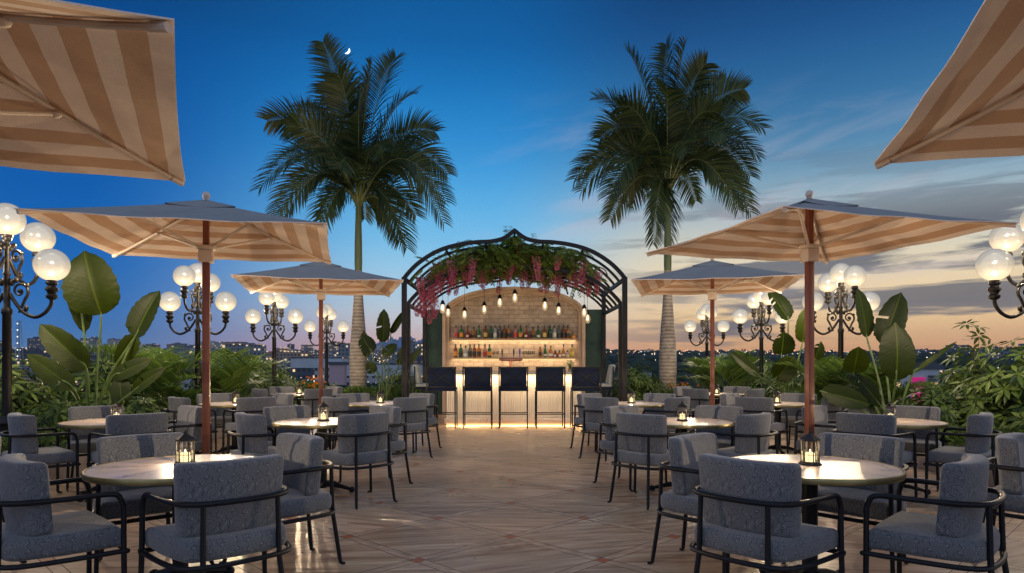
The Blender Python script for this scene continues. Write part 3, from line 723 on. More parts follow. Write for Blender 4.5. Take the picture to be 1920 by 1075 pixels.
posn = ['nearest', 'second nearest', 'third nearest', 'farthest']
plamp = None
for sname, x in (('left', -5.82), ('right', 6.05)):
    for i, y in enumerate(LY):
        lab = {0: 'black lamp post with white globes cut by the %s edge of the picture', 1: 'five globe black lamp post behind the big umbrella pole on the %s', 2: 'five globe black lamp post third along the %s planter', 3: 'smallest looking five globe lamp post beside the palm on the %s'}[i] % sname
        if plamp is None: plamp = make_lamp(); tag(plamp, lab, group='globe lamp posts in the planters'); plamp.location = (x, y, .22)
        else: dup(plamp, (x, y, .22), 0, lab, 'globe lamp posts in the planters')
for o in bpy.data.objects:
    if o.get('category') == 'street lamp': o.location.z = 0.0

# ------------------------------------------------------------------ planters
def planter(label, x0, x1, y0, y1, h, inner):
    t = thing('planter', label, 'planter', ((x0+x1)/2, (y0+y1)/2, 0), 0, 'stone planters along the terrace')
    cx, cy = (x0+x1)/2, (y0+y1)/2; w = .14; mb = MB()
    X0, X1, Y0, Y1 = x0-cx, x1-cx, y0-cy, y1-cy
    mb.box(X0, X0+w, Y0, Y1, .002, h, b=.008); mb.box(X1-w, X1, Y0, Y1, .002, h, b=.008)
    mb.box(X0+w, X1-w, Y0, Y0+w, .002, h, b=.008); mb.box(X0+w, X1-w, Y1-w, Y1, .002, h, b=.008)
    mb.build('kerb', M_kerb, t, flat_angle=30)
    MB().box(X0+w+.003, X1-w-.003, Y0+w+.003, Y1-w-.003, .003, h-.06).build('soil', M_soil, t)
planter('long stone planter full of plants down the left side of the terrace', -9.3, -5.2, 2.0, 18.5, .26, 1)
planter('long stone planter full of plants down the right side of the terrace', 5.2, 9.3, 2.0, 18.5, .26, 1)
planter('stone planter with palm and shrubs left of the bar wall', -9.3, -2.45, 18.75, 23.2, .30, 1)
planter('stone planter with palm and shrubs right of the bar wall', 2.45, 9.3, 18.75, 23.2, .30, 1)

# ------------------------------------------------------------------ bar: wall, shelves, counter
def build_bar_wall():
    t = thing('back_bar_wall', 'glazed brick arched bar wall with light wood frame and green side panels', 'bar wall', (0.02, 17.8, 0))
    def arch(hw, zs, zt, n=24): return [(hw*cos(pi*i/n), zs+(zt-zs)*sin(pi*i/n)) for i in range(n+1)]
    # brick infill
    A = arch(1.67, 2.60, 3.13); mb = MB()
    pts = [(1.67, 0)]+A+[(-1.67, 0)]
    m = len(pts); vs = [(x, 0, z) for x, z in pts]+[(x, .18, z) for x, z in pts]
    mb.add(vs, [tuple(range(m)), tuple(range(2*m-1, m-1, -1))]+[(i, i+m, (i+1) % m+m, (i+1) % m) for i in range(m)])
    mb.build('brick_wall', M_brick, t, smooth=False)
    # wood frame, stepped
    for (h0, h1, y0, y1, zt) in ((1.672, 1.755, -.10, .10, 3.13), (1.757, 1.84, -.17, .12, 3.215)):
        a = [(h0, 0)]+arch(h0, 2.60, zt+.002)+[(-h0, 0)]; b = [(h1, 0)]+arch(h1, 2.60, zt+.085)+[(-h1, 0)]; m = len(a); mb = MB()
        vs = [(x, y0, z) for x, z in a]+[(x, y0, z) for x, z in b]+[(x, y1, z) for x, z in a]+[(x, y1, z) for x, z in b]; fs = []
        for i in range(m-1): fs += [(i, i+1, m+i+1, m+i), (i, 2*m+i, 2*m+i+1, i+1), (m+i, m+i+1, 3*m+i+1, 3*m+i), (2*m+i, 3*m+i, 3*m+i+1, 2*m+i+1)]
        mb.add(vs, fs).build('arch_frame', M_frame, t, flat_angle=30)
    for s in (-1, 1):
        MB().box(min(s*1.845, s*2.27), max(s*1.845, s*2.27), -.06, .16, 0, 2.72, b=.004).build('green_panel', M_green, t, flat_angle=30)
    for z in (1.925, 1.44):
        sh = MB().box(-1.63, 1.63, -.26, -.005, z, z+.035, b=.004).build('shelf', M_frame, t)
        MB().box(-1.60, 1.60, -.03, -.008, z-.012, z-.002).build('light_strip', M_strip, sh, smooth=False)
        area(sh, (0, -.12, z-.014), 3.2, .03, 9, (radians(20), 0, 0))
    return t
build_bar_wall()
def build_counter():
    t = thing('bar_counter', 'fluted white bar counter with stone top and warm strip light along its foot', 'bar counter', (0.02, 14.8, 0))
    MB().box(-1.56, 1.56, -.13, .62, 1.095, 1.145, b=.006).build('countertop', M_marble2, t, flat_angle=30)
    mb = MB(); n = 75
    mb.box(-1.46, 1.46, .03, .50, .15, 1.08)
    for i in range(n):
        x = -1.44+2.88*i/(n-1); mb.lathe([(.0165,.155),(.0165,1.075)], 8, c=(x, .028))
    mb.build('fluted_front', pbr('white_flutes', (.80,.74,.63), .5, 0, .05, 4), t, flat_angle=50)
    MB().box(-1.50, 1.50, -.02, .55, .03, .149, b=.004).build('plinth', M_marble2, t, flat_angle=30)
    MB().box(-1.44, 1.44, -.005, .02, 1.08, 1.0945).build('light_strip', M_strip, t, smooth=False)
    MB().box(-1.46, 1.46, .01, .04, .006, .029).build('light_strip', M_strip, t, smooth=False)
    area(t, (0, -.10, 1.085), 2.8, .03, 24, (radians(12), 0, 0))
    area(t, (0, -.04, .028), 2.9, .02, 14, (radians(-25), 0, 0), (1,.55,.20))
    return t
build_counter()

BC = {'amber': (.80,.33,.05), 'green': (.05,.30,.07), 'clear': (.85,.88,.85), 'brown': (.45,.14,.03), 'smoke': (.25,.29,.29), 'pink': (.85,.42,.38), 'gold': (.85,.65,.15), 'red': (.55,.09,.03)}
BM = {}
for k, c in BC.items():
    m, t_, b_ = newmat('bottle_'+k); b_.inputs['Base Color'].default_value = c+(1,); b_.inputs['Roughness'].default_value = .06; b_.inputs['Transmission Weight'].default_value = .6
    b_.inputs['Emission Color'].default_value = c+(1,); b_.inputs['Emission Strength'].default_value = 0; BM[k] = m
LM = {'orange': pbr('label_orange', (.75,.30,.03), .6), 'yellow': pbr('label_yellow', (.75,.55,.12), .6), 'white': pbr('label_white', (.75,.72,.65), .6), 'dark': pbr('label_dark', (.03,.03,.03), .6), 'red': pbr('label_red', (.5,.03,.03), .6)}
M_cap = pbr('bottle_cap', (.02,.02,.02), .4)
prof = {'tall': ([(.034,0),(.038,.006),(.038,.17),(.033,.20),(.014,.225),(.013,.285),(.015,.29),(.001,.291)], .04, .13, .0385),
        'slim': ([(.030,0),(.034,.006),(.034,.11),(.026,.16),(.013,.22),(.011,.285),(.014,.29),(.001,.291)], .03, .075, .0345),
        'round': ([(.03,0),(.052,.02),(.060,.055),(.053,.09),(.028,.125),(.014,.155),(.013,.285),(.015,.29),(.001,.291)], .035, .08, .0605),
        'square': ([(.044,0),(.047,.006),(.047,.16),(.040,.185),(.018,.20),(.017,.235),(.001,.236)], .05, .12, .0475),
        'stout': ([(.040,0),(.043,.006),(.043,.12),(.033,.16),(.015,.19),(.013,.255),(.015,.26),(.001,.261)], .03, .09, .0435),
        'small': ([(.048,0),(.052,.01),(.046,.06),(.022,.10),(.014,.13),(.015,.155),(.001,.156)], .025, .06, .0515)}
BMESH = {}
def bottle(x, y, z, kind, colr, lab, label):
    pr, l0, l1, lr = prof[kind]; t = thing('bottle', label, 'bottle', (x, y, z), random.uniform(-.2, .2), 'bottles on the bar shelves')
    key = (kind, colr, lab)
    if key in BMESH:
        for nm, me in BMESH[key]:
            o = bpy.data.objects.new(nm, me); C.objects.link(o); o.parent = t
        return t
    n = 16; M = Matrix.Rotation(pi/4, 4, 'Z') if kind == 'square' else None
    zt = pr[-1][1]
    ps = []
    ps.append(MB().lathe(pr, 4 if kind == 'square' else n, 0, M).build('glass_body', BM[colr], t, flat_angle=35))
    ps.append(MB().lathe([(.0165,zt-.05),(.0172,zt+.004),(.004,zt+.006)], 10).build('cap', M_cap, t))
    if kind == 'square': ps.append(MB().box(-.028,.028,-.0352,-.0338,l0,l1).build('paper_label', LM[lab], t))
    elif kind in ('round', 'small'):
        ps.append(MB().lathe([(.001,0),(.028,0),(.028,.003),(.001,.003)], 16, 0, Matrix.Translation((0,-lr-.001,(l0+l1)/2)) @ Matrix.Rotation(pi/2, 4, 'X')).build('paper_label', LM[lab], t))
    else: ps.append(MB().lathe([(lr,l0),(lr+.0008,l0),(lr+.0008,l1),(lr,l1)], n).build('paper_label', LM[lab], t))
    BMESH[key] = [(o.name.split('.')[0], o.data) for o in ps]
    return t
upper = [(309,'tall','pink','red'),(337,'tall','green','orange'),(368,'round','red','white'),(398,'stout','amber','dark'),(425,'slim','green','white'),(458,'tall','brown','yellow'),(484,'tall','green','dark'),(506,'tall','clear','white'),(530,'tall','smoke','dark'),(553,'tall','brown','dark'),(575,'tall','amber','dark'),(608,'tall','pink','red'),(634,'tall','green','orange'),(664,'round','red','white'),(698,'stout','amber','dark'),(723,'slim','green','white'),(755,'tall','brown','yellow'),(783,'tall','green','dark'),(805,'tall','clear','white'),(828,'tall','smoke','dark'),(851,'tall','brown','dark'),(873,'tall','amber','dark'),(899,'small','amber','orange')]
lower = [(307,'tall','brown','orange'),(333,'tall','green','dark'),(357,'stout','clear','white'),(380,'tall','smoke','dark'),(402,'tall','brown','dark'),(425,'tall','amber','dark'),(455,'tall','pink','red'),(478,'tall','green','orange'),(733,'square','amber','dark'),(758,'slim','green','white'),(786,'stout','amber','white'),(809,'small','red','white'),(831,'small','amber','white'),(851,'slim','amber','white'),(871,'small','clear','yellow'),(894,'tall','gold','yellow')]
num = ['first','second','third','fourth','fifth','sixth','seventh','eighth','ninth','tenth','eleventh','twelfth','thirteenth','fourteenth','fifteenth','sixteenth','seventeenth','eighteenth','nineteenth','twentieth','twenty first','twenty second','twenty third']
shp = {'tall': 'tall','slim': 'slim tapering','round': 'bulbous long necked','square': 'square','stout': 'stout','small': 'small round'}
cn = {'amber':'amber','green':'green','clear':'clear glass','brown':'dark brown','smoke':'smoky grey','pink':'pink','gold':'golden','red':'dark red'}
for nm, lst, z in (('upper', upper, 1.961), ('lower', lower, 1.476)):
    for i, (sx, kd, cl, lb) in enumerate(lst):
        x = (740+sx/2.687-CX)*17.66/F
        BS = bottle(x, 17.66, z, kd, cl, lb, '%s %s bottle, %s label, %s from left, %s shelf' % (shp[kd], cn[cl], lb, num[i], nm)); BS.scale = (1.3, 1.3, 1.16)
def wine_glass(x, y, z, label):
    t = MB().lathe([(.001,0),(.03,.001),(.03,.003),(.004,.006),(.0035,.07),(.02,.082),(.032,.11),(.034,.135),(.028,.165),(.0265,.165),(.032,.135),(.030,.111),(.018,.086),(.001,.082)], 14).build('wine_glass', M_clear, None)
    t.location = (x, y, z); return tag(t, label, 'glass', 'wine glasses on the lower bar shelf')
for i, sx in enumerate((500, 519)): wine_glass((740+sx/2.687-CX)*17.66/F, 17.66, 1.476, ['left','right'][i]+' one of the two wine glasses left of the beer tap')
for i, sx in enumerate((645, 656, 667, 678, 689, 700)): wine_glass((740+sx/2.687-CX)*17.66/F, 17.66, 1.476, 'wine glass %s of six in the row right of the beer tap' % num[i])

def build_tap():
    t = thing('beer_tap_tower', 'copper T shaped beer tap tower with three dark handles on the counter', 'beer tap', (-.05, 15.15, 1.146))
    mb = MB(); mb.lathe([(.07,0),(.07,.012),(.04,.02),(.036,.03),(.036,.27),(.02,.27)], 18)
    mb.tube([(-.22,0,.27),(.22,0,.27)], .036, 14); mb.sphere((-.22,0,.27), .04); mb.sphere((.22,0,.27), .04)
    mb.build('column', M_copper, t)
    mt = [M_cap, pbr('navy_handle', (.01,.012,.05), .3), pbr('blue_handle', (.02,.02,.35), .3)]
    for i, x in enumerate((-.19, .065, .20)):
        MB().tube([(x,-.02,.26),(x,-.09,.25),(x,-.10,.20)], .011, 8).build('spout', M_copper, t)
        MB().lathe([(.006,.30),(.008,.33),(.013,.36),(.019,.42),(.021,.46),(.012,.48),(.016,.495),(.008,.51)], 12, c=(x, -.02)).build('tap_handle', mt[i], t)
build_tap()
def build_vase(x, y, label, h):
    t = thing('flower_vase', label, 'vase', (x, y, 1.146), 0, 'flower vases on the counter')
    MB().lathe([(.03,0),(.04,.02),(.042,.06),(.025,.10),(.03,.12)], 14).build('vase', M_clear, t)
    mb = MB(); rnd = random.Random(int(x*100))
    for i in range(26):
        a = rnd.uniform(0, 6.3); r = rnd.uniform(.01, .09); z = h*rnd.uniform(.6, 1.1)
        mb.tube([(0,0,.02),(r*cos(a)*.5, r*sin(a)*.5, z*.7),(r*cos(a), r*sin(a), z)], .0025, 4)
        mb.sphere((r*cos(a), r*sin(a), z), .016, 6, 5, mi=1)
    mb.build('flowers', [M_stem, pbr('cream_petal', (.7,.62,.25), .6)], t)
build_vase(1.06, 15.0, 'low vase of small cream flowers on the counter', .12)
build_vase(1.24, 14.95, 'taller vase of cream flowers at the right of the counter', .22)

# ------------------------------------------------------------------ bar stools
def make_stool():
    t = thing('bar_stool', 'x', 'bar stool')   # faces +Y, back toward the camera
    hw = .29
    MB().box(-hw, hw, -.20, .24, .765, .835, b=.02).build('seat', M_dark, t)
    MB().box(-hw+.02, hw-.02, -.165, -.115, .85, 1.235, b=.015).build('backrest', M_dark, t)
    mb = MB()
    for s in (-1, 1): mb.box(s*hw-.014, s*hw+.014, -.235, -.205, .76, 1.262)
    mb.box(-hw+.0145, hw-.0145, -.233, -.207, 1.236, 1.26); mb.box(-hw+.0145, hw-.0145, -.233, -.207, .84, .862)
    mb.build('back_frame', M_metal, t, smooth=False)
    mb = MB()
    for s in (-1, 1): mb.tube([(s*.27,-.222,.865),(-s*.27,-.222,1.232)], .012 if s < 0 else .0118, 6)
    mb.build('cross_brace', M_metal, t)
    for sx in (-1, 1):
        for (y, sy) in ((-.22, -1), (.22, 1)):
            MB().tube([(sx*(hw-.008), y, .76),(sx*(hw-.004), y*1.02, .01)], [.014,.012], 8).build('leg', M_metal, t)
    mb = MB()
    for y in (-.22, .22): mb.tube([(-hw+.02, y, .30),(hw-.02, y, .30)], .010, 6)
    for s in (-1, 1): mb.tube([(s*(hw-.006), -.20, .30),(s*(hw-.006), .20, .30)], .010, 6)
    for s in (-1, 1): mb.tube([(s*(hw-.008), -.20, .753),(s*(hw-.008), .20, .753)], .010, 6)
    mb.build('footrest', M_metal, t)
    return t
ps = make_stool(); G = 'navy cross back bar stools at the counter'
for i, px in enumerate((829, 896, 963, 1031, 1098)):
    x = (px-CX)*14.1/F; lab = ['navy cross back bar stool at the left end of the counter','second navy bar stool from the left end','navy cross back bar stool in the middle of the five','fourth navy bar stool, just right of the middle one','navy cross back bar stool at the right end of the counter'][i]
    if i == 0: ps.location = (x, 14.13, 0); tag(ps, lab, group=G)
    else: dup(ps, (x, 14.13, 0), random.uniform(-.04, .04), lab, G)
# two side stools with pale seats and backs, seen in profile at the ends of the counter
def side_stool(x, y, rz, label):
    t = dup(ps, (x, y, 0), rz, label, 'pale seated stools at the ends of the counter')
    for ch in t.children:
        if ch.name.startswith(('seat', 'backrest')):
            nm = ch.name.split('.')[0]; bpy.data.objects.remove(ch)
            if nm == 'seat': MB().box(-.285,.285,-.20,.24,.80,.875, b=.03).box(-.28,.28,-.2,.24,.765,.799, mi=1).build('seat', [M_seatpale, M_dark], t)
            else:
                M = Matrix.Translation((0,-.15,.87)) @ Matrix.Rotation(radians(12), 4, 'X'); MB().box(-.27,.27,-.04,.045,0,.44, b=.03, M=M).build('backrest', M_seatpale, t)
side_stool(-1.98, 15.6, -pi/2, 'pale cushioned bar stool in profile under the left side of the pergola')
side_stool(2.02, 15.6, pi/2, 'pale cushioned bar stool in profile under the right side of the pergola')

# ------------------------------------------------------------------ pergola
OG = [(2.30,0),(2.20,.125),(2.01,.31),(1.72,.505),(1.43,.63),(1.10,.71),(.77,.752),(.50,.765),(.27,.815),(.12,.90),(0,1.0)]
def ogee(z0, k=1.0):
    h = smoothpath([(x, 0, z0+z*k) for x, z in OG], 4)
    return h+[Vector((-p.x, 0, p.z)) for p in reversed(h[:-1])]
def flatbar(mb, pts, w, d):     # rectangular section swept in the XZ plane
    n = len(pts); vs = []; fs = []
    for i, p in enumerate(pts):
        a = pts[max(0, i-1)]; b = pts[min(n-1, i+1)]; tg = (b-a).normalized(); nr = Vector((-tg.z, 0, tg.x))
        for (sn, sy) in ((-1,-1),(1,-1),(1,1),(-1,1)): vs.append(p+nr*(sn*w/2)+Vector((0, sy*d/2, 0)))
    for i in range(n-1):
        for k in range(4): l = (k+1) % 4; fs.append((i*4+k, i*4+l, i*4+4+l, i*4+4+k))
    fs += [(3,2,1,0), tuple((n-1)*4+k for k in range(4))]
    mb.add(vs, fs)
def build_pergola():
    t = thing('pergola', 'black metal pergola with double ogee arches framing the bar', 'pergola', (0.03, 16.05, 0)); y0 = -16.05
    ups = [14.3, 15.0, 15.7, 16.4, 17.1, 17.75]; los = [14.8, 15.4, 16.0, 16.6, 17.2, 17.76]
    for i, y in enumerate(ups):
        mb = MB(); flatbar(mb, [p+Vector((0, y+y0, 0)) for p in ogee(3.11)], .075 if i == 0 else .045, .08); mb.build('upper_arch', M_metal, t, smooth=False)
    for i, y in enumerate(los[:-1]):
        mb = MB(); flatbar(mb, [p+Vector((0, y+y0, 0)) for p in ogee(2.615)], .07 if i == 0 else .045, .08); mb.build('lower_arch', M_metal, t, smooth=False)
    for s in (-1, 1):
        for (y, zt) in ((14.3, 3.13), (14.8, 2.63), (17.62, 3.12)):
            MB().box(s*2.3-.05, s*2.3+.05, y+y0-.05, y+y0+.05, 0, zt).build('post', M_metal, t, smooth=False)
        MB().box(s*2.3-.035, s*2.3+.035, 14.36+y0, 17.56+y0, 3.06, 3.13).build('side_beam', M_metal, t, smooth=False)
        MB().box(s*2.3-.034, s*2.3+.034, 14.86+y0, 17.56+y0, 2.56, 2.63).build('side_beam', M_metal, t, smooth=False)
    for (x, dz) in ((1.43,.60), (-1.43,.60), (.60,.725), (-.60,.725)):
        MB().box(x-.02, x+.02, 14.34+y0, 17.7+y0, 3.11+dz-.03, 3.11+dz+.008).build('purlin', M_metal, t, smooth=False)
    MB().box(-.02, .02, 14.34+y0, 17.7+y0, 4.05, 4.09).build('purlin', M_metal, t, smooth=False)
    return t
build_pergola()
def build_pendants():
    spots = [(830,577,15.2),(840,585,16.2),(871,588.6,16.2),(908,579,16.0),(937,566,15.6),(965.5,557,15.0),(1021.7,572,15.2),(1047.4,581,16.0),(1095.4,585,15.2),(1101.7,596,16.2)]
    ln = ['leftmost pendant glass bulb lamp under the pergola','second pendant glass bulb from the left, tight beside the leftmost','third pendant glass bulb from the left, hanging lowest over the left shelf','fourth pendant glass bulb from the left above the shelves','fifth pendant glass bulb from the left, just left of the centre one','centre pendant glass bulb hanging highest below the arch peak','large pendant glass bulb first right of the centre one','second pendant glass bulb right of the centre one','pendant glass bulb before the right wooden frame','rightmost and lowest pendant glass bulb lamp']
    p = None
    for i, (px, py, y) in enumerate(spots):
        pos = P(px, py, y); hs = (2.30-abs(pos.x))/2.3
        ztop = 3.2+min(.75, hs*1.3); ztop = min(ztop, 3.55)
        if p is None:
            p = thing('pendant_lamp', ln[i], 'pendant lamp', pos, 0, 'pendant bulbs under the pergola'); p.scale = (.85, .85, .85)
            MB().lathe([(.035,-.16),(.070,-.125),(.088,-.05),(.078,.02),(.056,.07),(.048,.09)], 20).build('glass_jar', glassy('glowing_jar_glass', (1,.97,.92), .10), p, flat_angle=80)
            MB().lathe([(.078,.085),(.08,.09),(.05,.12),(.042,.17),(.018,.19),(.006,.20)], 18).build('cap', M_metal, p)
            MB().lathe([(.004,-.085),(.022,-.065),(.030,-.02),(.018,.04),(.010,.075)], 12).build('bulb', emat('warm_bulb', (1,.72,.38), 4, False), p)
            point(p, (0,0,-.01), 42, (1,.70,.40), 0)
        else: q = dup(p, pos, 0, ln[i], 'pendant bulbs under the pergola')
        root = p if i == 0 else q
        MB().tube([(0,0,.19),(0,0,(ztop-pos.z)/.85)], .005, 5).build('cord', M_metal, root)
build_pendants()

# ------------------------------------------------------------------ foliage makers
def leafq(mb, base, d, nrm, L, w, droop=.15, mi=0):
    """pointed leaf of 4 quads folded on the midrib"""
    d = d.normalized(); sd = d.cross(nrm)
    if sd.length < 1e-4: sd = d.orthogonal()
    sd.normalize(); up = sd.cross(d).normalized()
    b = len(mb.v); P0 = base; g = Vector((0,0,-1))
    def at(t): return base+d*(L*t)+g*(droop*L*t*t)
    a, c, e = at(.35), at(.7), at(1)
    f = up*(w*.12)
    mb.v += [tuple(P0), tuple(a-f), tuple(a+sd*w/2), tuple(a-sd*w/2), tuple(c-f), tuple(c+sd*w*.38), tuple(c-sd*w*.38), tuple(e)]
    mb.f += [(b,b+2,b+1),(b,b+1,b+3),(b+1,b+2,b+5,b+4),(b+1,b+4,b+6,b+3),(b+4,b+5,b+7),(b+4,b+7,b+6)]; mb.mi += [mi]*6
def frond(mb, p0, p1, p2, Ll, n=34, wl=.035, droop=.35, rnd=random, rr=.018, start=.16, mi=0, mir=1, vee=.35, roll=0, rj=0):
    """feather palm frond along a quadratic curve p0-p1-p2"""
    def B(t): return p0*(1-t)**2+p1*2*t*(1-t)+p2*t*t
    def D(t): return ((p1-p0)*(1-t)+(p2-p1)*t).normalized()
    mb.tube([B(k/10) for k in range(11)], [rr*(1-.85*k/10) for k in range(11)], 5, mi=mir)
    side0 = D(.5).cross(Vector((0,0,1)))
    if side0.length < .05: side0 = Vector((1,0,0))
    side0.normalize()
    for i in range(n):
        t = start+(1-start)*(i+.5)/n; p = B(t); d = D(t); sd = d.cross(Vector((0,0,1)))
        if sd.length < .15: sd = side0
        sd.normalize()
        if sd.dot(side0) < 0: sd = -sd
        up = sd.cross(d); 
        if up.z < 0: up = -up
        if roll or rj: 
            R_ = Matrix.Rotation(roll+rnd.uniform(-rj, rj), 3, d); sd = R_ @ sd; up = R_ @ up
        pr = sin(pi*min(1, .12+t*.86))**.36 if t > .5 else .55+.45*sin(pi*min(.5, t))
        L = Ll*pr*rnd.uniform(.88, 1.08)
        for s in (-1, 1):
            sw = .55+.55*t
            ld = (sd*s*1.0+d*sw+up*(vee+rnd.uniform(-.14,.14))).normalized()
            q = []; cur = p.copy(); dd = ld.copy(); seg = 4
            for k in range(seg+1):
                q.append(cur.copy()); dd = (dd+Vector((0,0,-1))*droop*(k+1)/seg*rnd.uniform(.8,1.2)).normalized(); cur = cur+dd*(L/seg)
            wd = d*.5+up*.5; b = len(mb.v)
            for k in range(seg+1):
                w = wl*(.45, 1, .9, .6, .08)[k]; tdir = (q[min(k+1,seg)]-q[max(k-1,0)]).normalized(); wv = tdir.cross(sd*s*.2+up+d*.3)
                if wv.length < 1e-3: wv = d
                wv.normalize(); mb.v += [tuple(q[k]+wv*w/2), tuple(q[k]-wv*w/2)]
            for k in range(seg): mb.f.append((b+2*k, b+2*k+1, b+2*k+3, b+2*k+2)); mb.mi.append(mi)
M_rachis = pbr('rachis', (.13,.15,.05), .5)
def royal_palm(px, label, basey, tips, seed):
    rnd = random.Random(seed); Yp = 20.0; X = (px-CX)*Yp/F; zb = H-(basey-YH)*Yp/F; k = Yp/F
    t = thing('palm_tree', label, 'palm tree', (X, Yp, .22), 0, 'tall royal palms'); z = -.22
    pr = [(.24,0),(.235,.4),(.25,.9),(.25,1.3),(.215,1.95),(.165,2.6),(.125,3.2),(.105,3.8)]
    ring = []
    for a in smoothpath([(r, 0, q) for r, q in pr], 6): ring.append((a.x, a.z))
    MB().lathe(ring, 24).build('trunk', M_trunk, t, flat_angle=60)
    MB().lathe([(.103,3.79),(.112,4.0),(.108,4.6),(.092,5.2),(.08,zb-.3),(.07,zb-.05),(.02,zb+.1)], 18).build('crownshaft', M_shaft, t, flat_angle=60)
    base = Vector((0, 0, zb-.22))
    for (dx, dz, dy, arch) in tips:
        dx *= .93; dz *= .93 if dz > 0 else 1
        tip = base+Vector((dx*k, dy, dz*k)); hor = Vector((tip.x-base.x, tip.y-base.y, 0)); 
        mid = base+hor*(.42 if dz < 150 else .40)+Vector((0,0,(arch+(28 if abs(dx) > 110 and dz < 120 else 0))*k))
        mb = MB(); frond(mb, base+Vector((0,0,rnd.uniform(-.1,.1))), mid, tip, rnd.uniform(.80,1.0), 58, .043, .21, rnd, .026, .15, roll=rnd.choice((-1,1))*rnd.uniform(.5,1.3), rj=.22)
        mb.build('frond', [M_palm, M_rachis], t, smooth=False)
    return t
tipsL = [(-62,318,-.5,230),(72,312,.3,230),(15,285,.7,210),(-74,262,.4,200),(38,268,-.8,190),(-138,218,.5,205),(-176,168,-.3,190),(-188,95,.6,160),(-184,28,-.6,150),(-176,-22,.2,125),(-135,-40,-.9,110),(152,160,.3,175),(120,215,-.6,190),(176,78,.5,165),(178,8,-.3,150),(168,-20,.7,150),(100,-78,-.2,95),(-60,-62,-1.0,85),(-110,130,-1.4,150),(0,35,-2.2,120),(-70,50,-2.0,120),(75,75,-1.8,140),(30,150,-1.9,180),(-40,190,1.6,190),(60,110,1.9,150),(-20,10,2.2,110),(-110,0,1.6,110),(100,10,1.7,110),(70,-50,1.2,80),(-20,235,-1.2,200)]
tipsR = [(0,312,.2,220),(-88,285,-.4,210),(25,290,-.6,210),(125,250,.4,200),(145,205,-.4,190),(-142,205,.2,180),(-140,105,-.5,150),(-186,40,.3,130),(-178,0,-.6,120),(-112,-38,.4,100),(-128,-12,-.9,115),(-22,-82,.6,80),(-40,-60,-.9,80),(192,85,.3,160),(180,125,-.5,170),(186,55,.8,150),(160,-35,-.3,120),(168,-10,.5,130),(120,-40,-1.0,110),(20,-75,1.0,70),(0,40,-2.2,130),(-75,70,-1.9,140),(80,80,-1.8,140),(-30,170,-1.8,180),(50,190,1.5,190),(-70,180,1.2,180),(-110,150,-1.2,170),(70,130,-1.5,170),(-60,20,2.0,110),(90,20,1.8,110),(60,240,-.9,200)]
royal_palm(672, 'tall royal palm left of the bar, under the thin moon', 390, tipsL, 3)
royal_palm(1252, 'tall royal palm right of the bar against the pale sky', 368, tipsR, 5)

def broad_leaf(mb, A, T, w, face, bend=.12, curl=.10, seed=0):
    """big paddle leaf from its base A to tip T; face = rough outward normal"""
    rnd = random.Random(seed); ax = T-A; L = ax.length; d = ax.normalized(); sd = d.cross(face).normalized(); up = sd.cross(d).normalized()
    n, m = 22, 8; b = len(mb.v); cut = [rnd.random() < .03 for _ in range(n+1)]
    for i in range(n+1):
        t = i/n; prof = (sin(pi*min(1, t**.88*.985+.01)))**.45*(1-.06*t); hw = w/2*max(.02, prof)*(1+.035*sin(i*1.9+seed))
        c = A+d*(L*t)+up*(bend*L*(4*t*(1-t))*.5)
        for j in range(m+1):
            s = -1+2*j/m; fold = abs(s)*hw*curl*3-.08*hw*s*s+.03*hw*sin(i*2.3+j*2+seed)*abs(s)
            mb.v.append(tuple(c+sd*(hw*s)+up*fold+d*(-.05*L*abs(s)**1.5*(1 if t > .1 else 0))))
            mb.uv.append((j/m, t))
    for i in range(n):
        for j in range(m):
            if (j in (0, 1, 2) and cut[i] and i > 4) : continue
            q = b+i*(m+1)+j; mb.f.append((q, q+1, q+m+2, q+m+1)); mb.mi.append(0)
class MBU(MB):
    def __init__(s): super().__init__(); s.uv = []
def broad_plant(label, root_px, root_y, Yd, leaves, seed, group):
    root = P(root_px, root_y, Yd); t = thing('broadleaf_plant', label, 'plant', (root.x, root.y, .2), 0, group); rnd = random.Random(seed)
    off = Vector((-root.x, -root.y, -.2)); stems = MB()
    for i, (ax, ay, tx, ty, w, dy, fx) in enumerate(leaves):
        A = P(ax, ay, Yd+dy)+off; T = P(tx, ty, Yd+dy+rnd.uniform(-.12,.12))+off
        mb = MBU(); k = (Yd+dy)/F; face = Vector((fx, -1, .25)).normalized()
        broad_leaf(mb, A, T, w*k, face, rnd.uniform(.03,.12), rnd.uniform(.02,.12), seed*10+i)
        o = mb.build('leaf', M_banana, t, flat_angle=80)
        uvl = o.data.uv_layers.new(name='UVMap'); li = [0]*len(o.data.loops); o.data.loops.foreach_get('vertex_index', li)
        fl_ = []
        for v in li: fl_ += list(mb.uv[v])
        uvl.data.foreach_set('uv', fl_)
        r0 = Vector((rnd.uniform(-.12,.12), rnd.uniform(-.1,.1), 0)); mid = r0*.6+Vector((A.x*.35, A.y*.5, A.z*.55))
        d = (T-A).normalized()
        stems.tube(smoothpath([r0, mid, A-d*.06*0, A+d*.25*(T-A).length], 6), [.02]*6+[.016]*6+[.011]*6+[.006], 6)
    stems.build('stem', M_stem, t)
    return t
broad_plant('tall paddle leaved plant between the first two lamp posts on the left', 185, 760, 9.6,
  [(190,590,158,470,100,0,.1),(140,500,160,628,44,.25,.6),(253,632,300,545,64,-.2,-.3),(255,628,220,690,36,.1,.5),(163,692,74,608,54,-.4,.3),(137,728,50,664,42,-.7,.2),(210,708,288,673,34,-.4,-.2),(250,734,312,690,30,-.7,-.2),(230,760,225,700,40,-.5,0)], 1, 'paddle leaved plants')
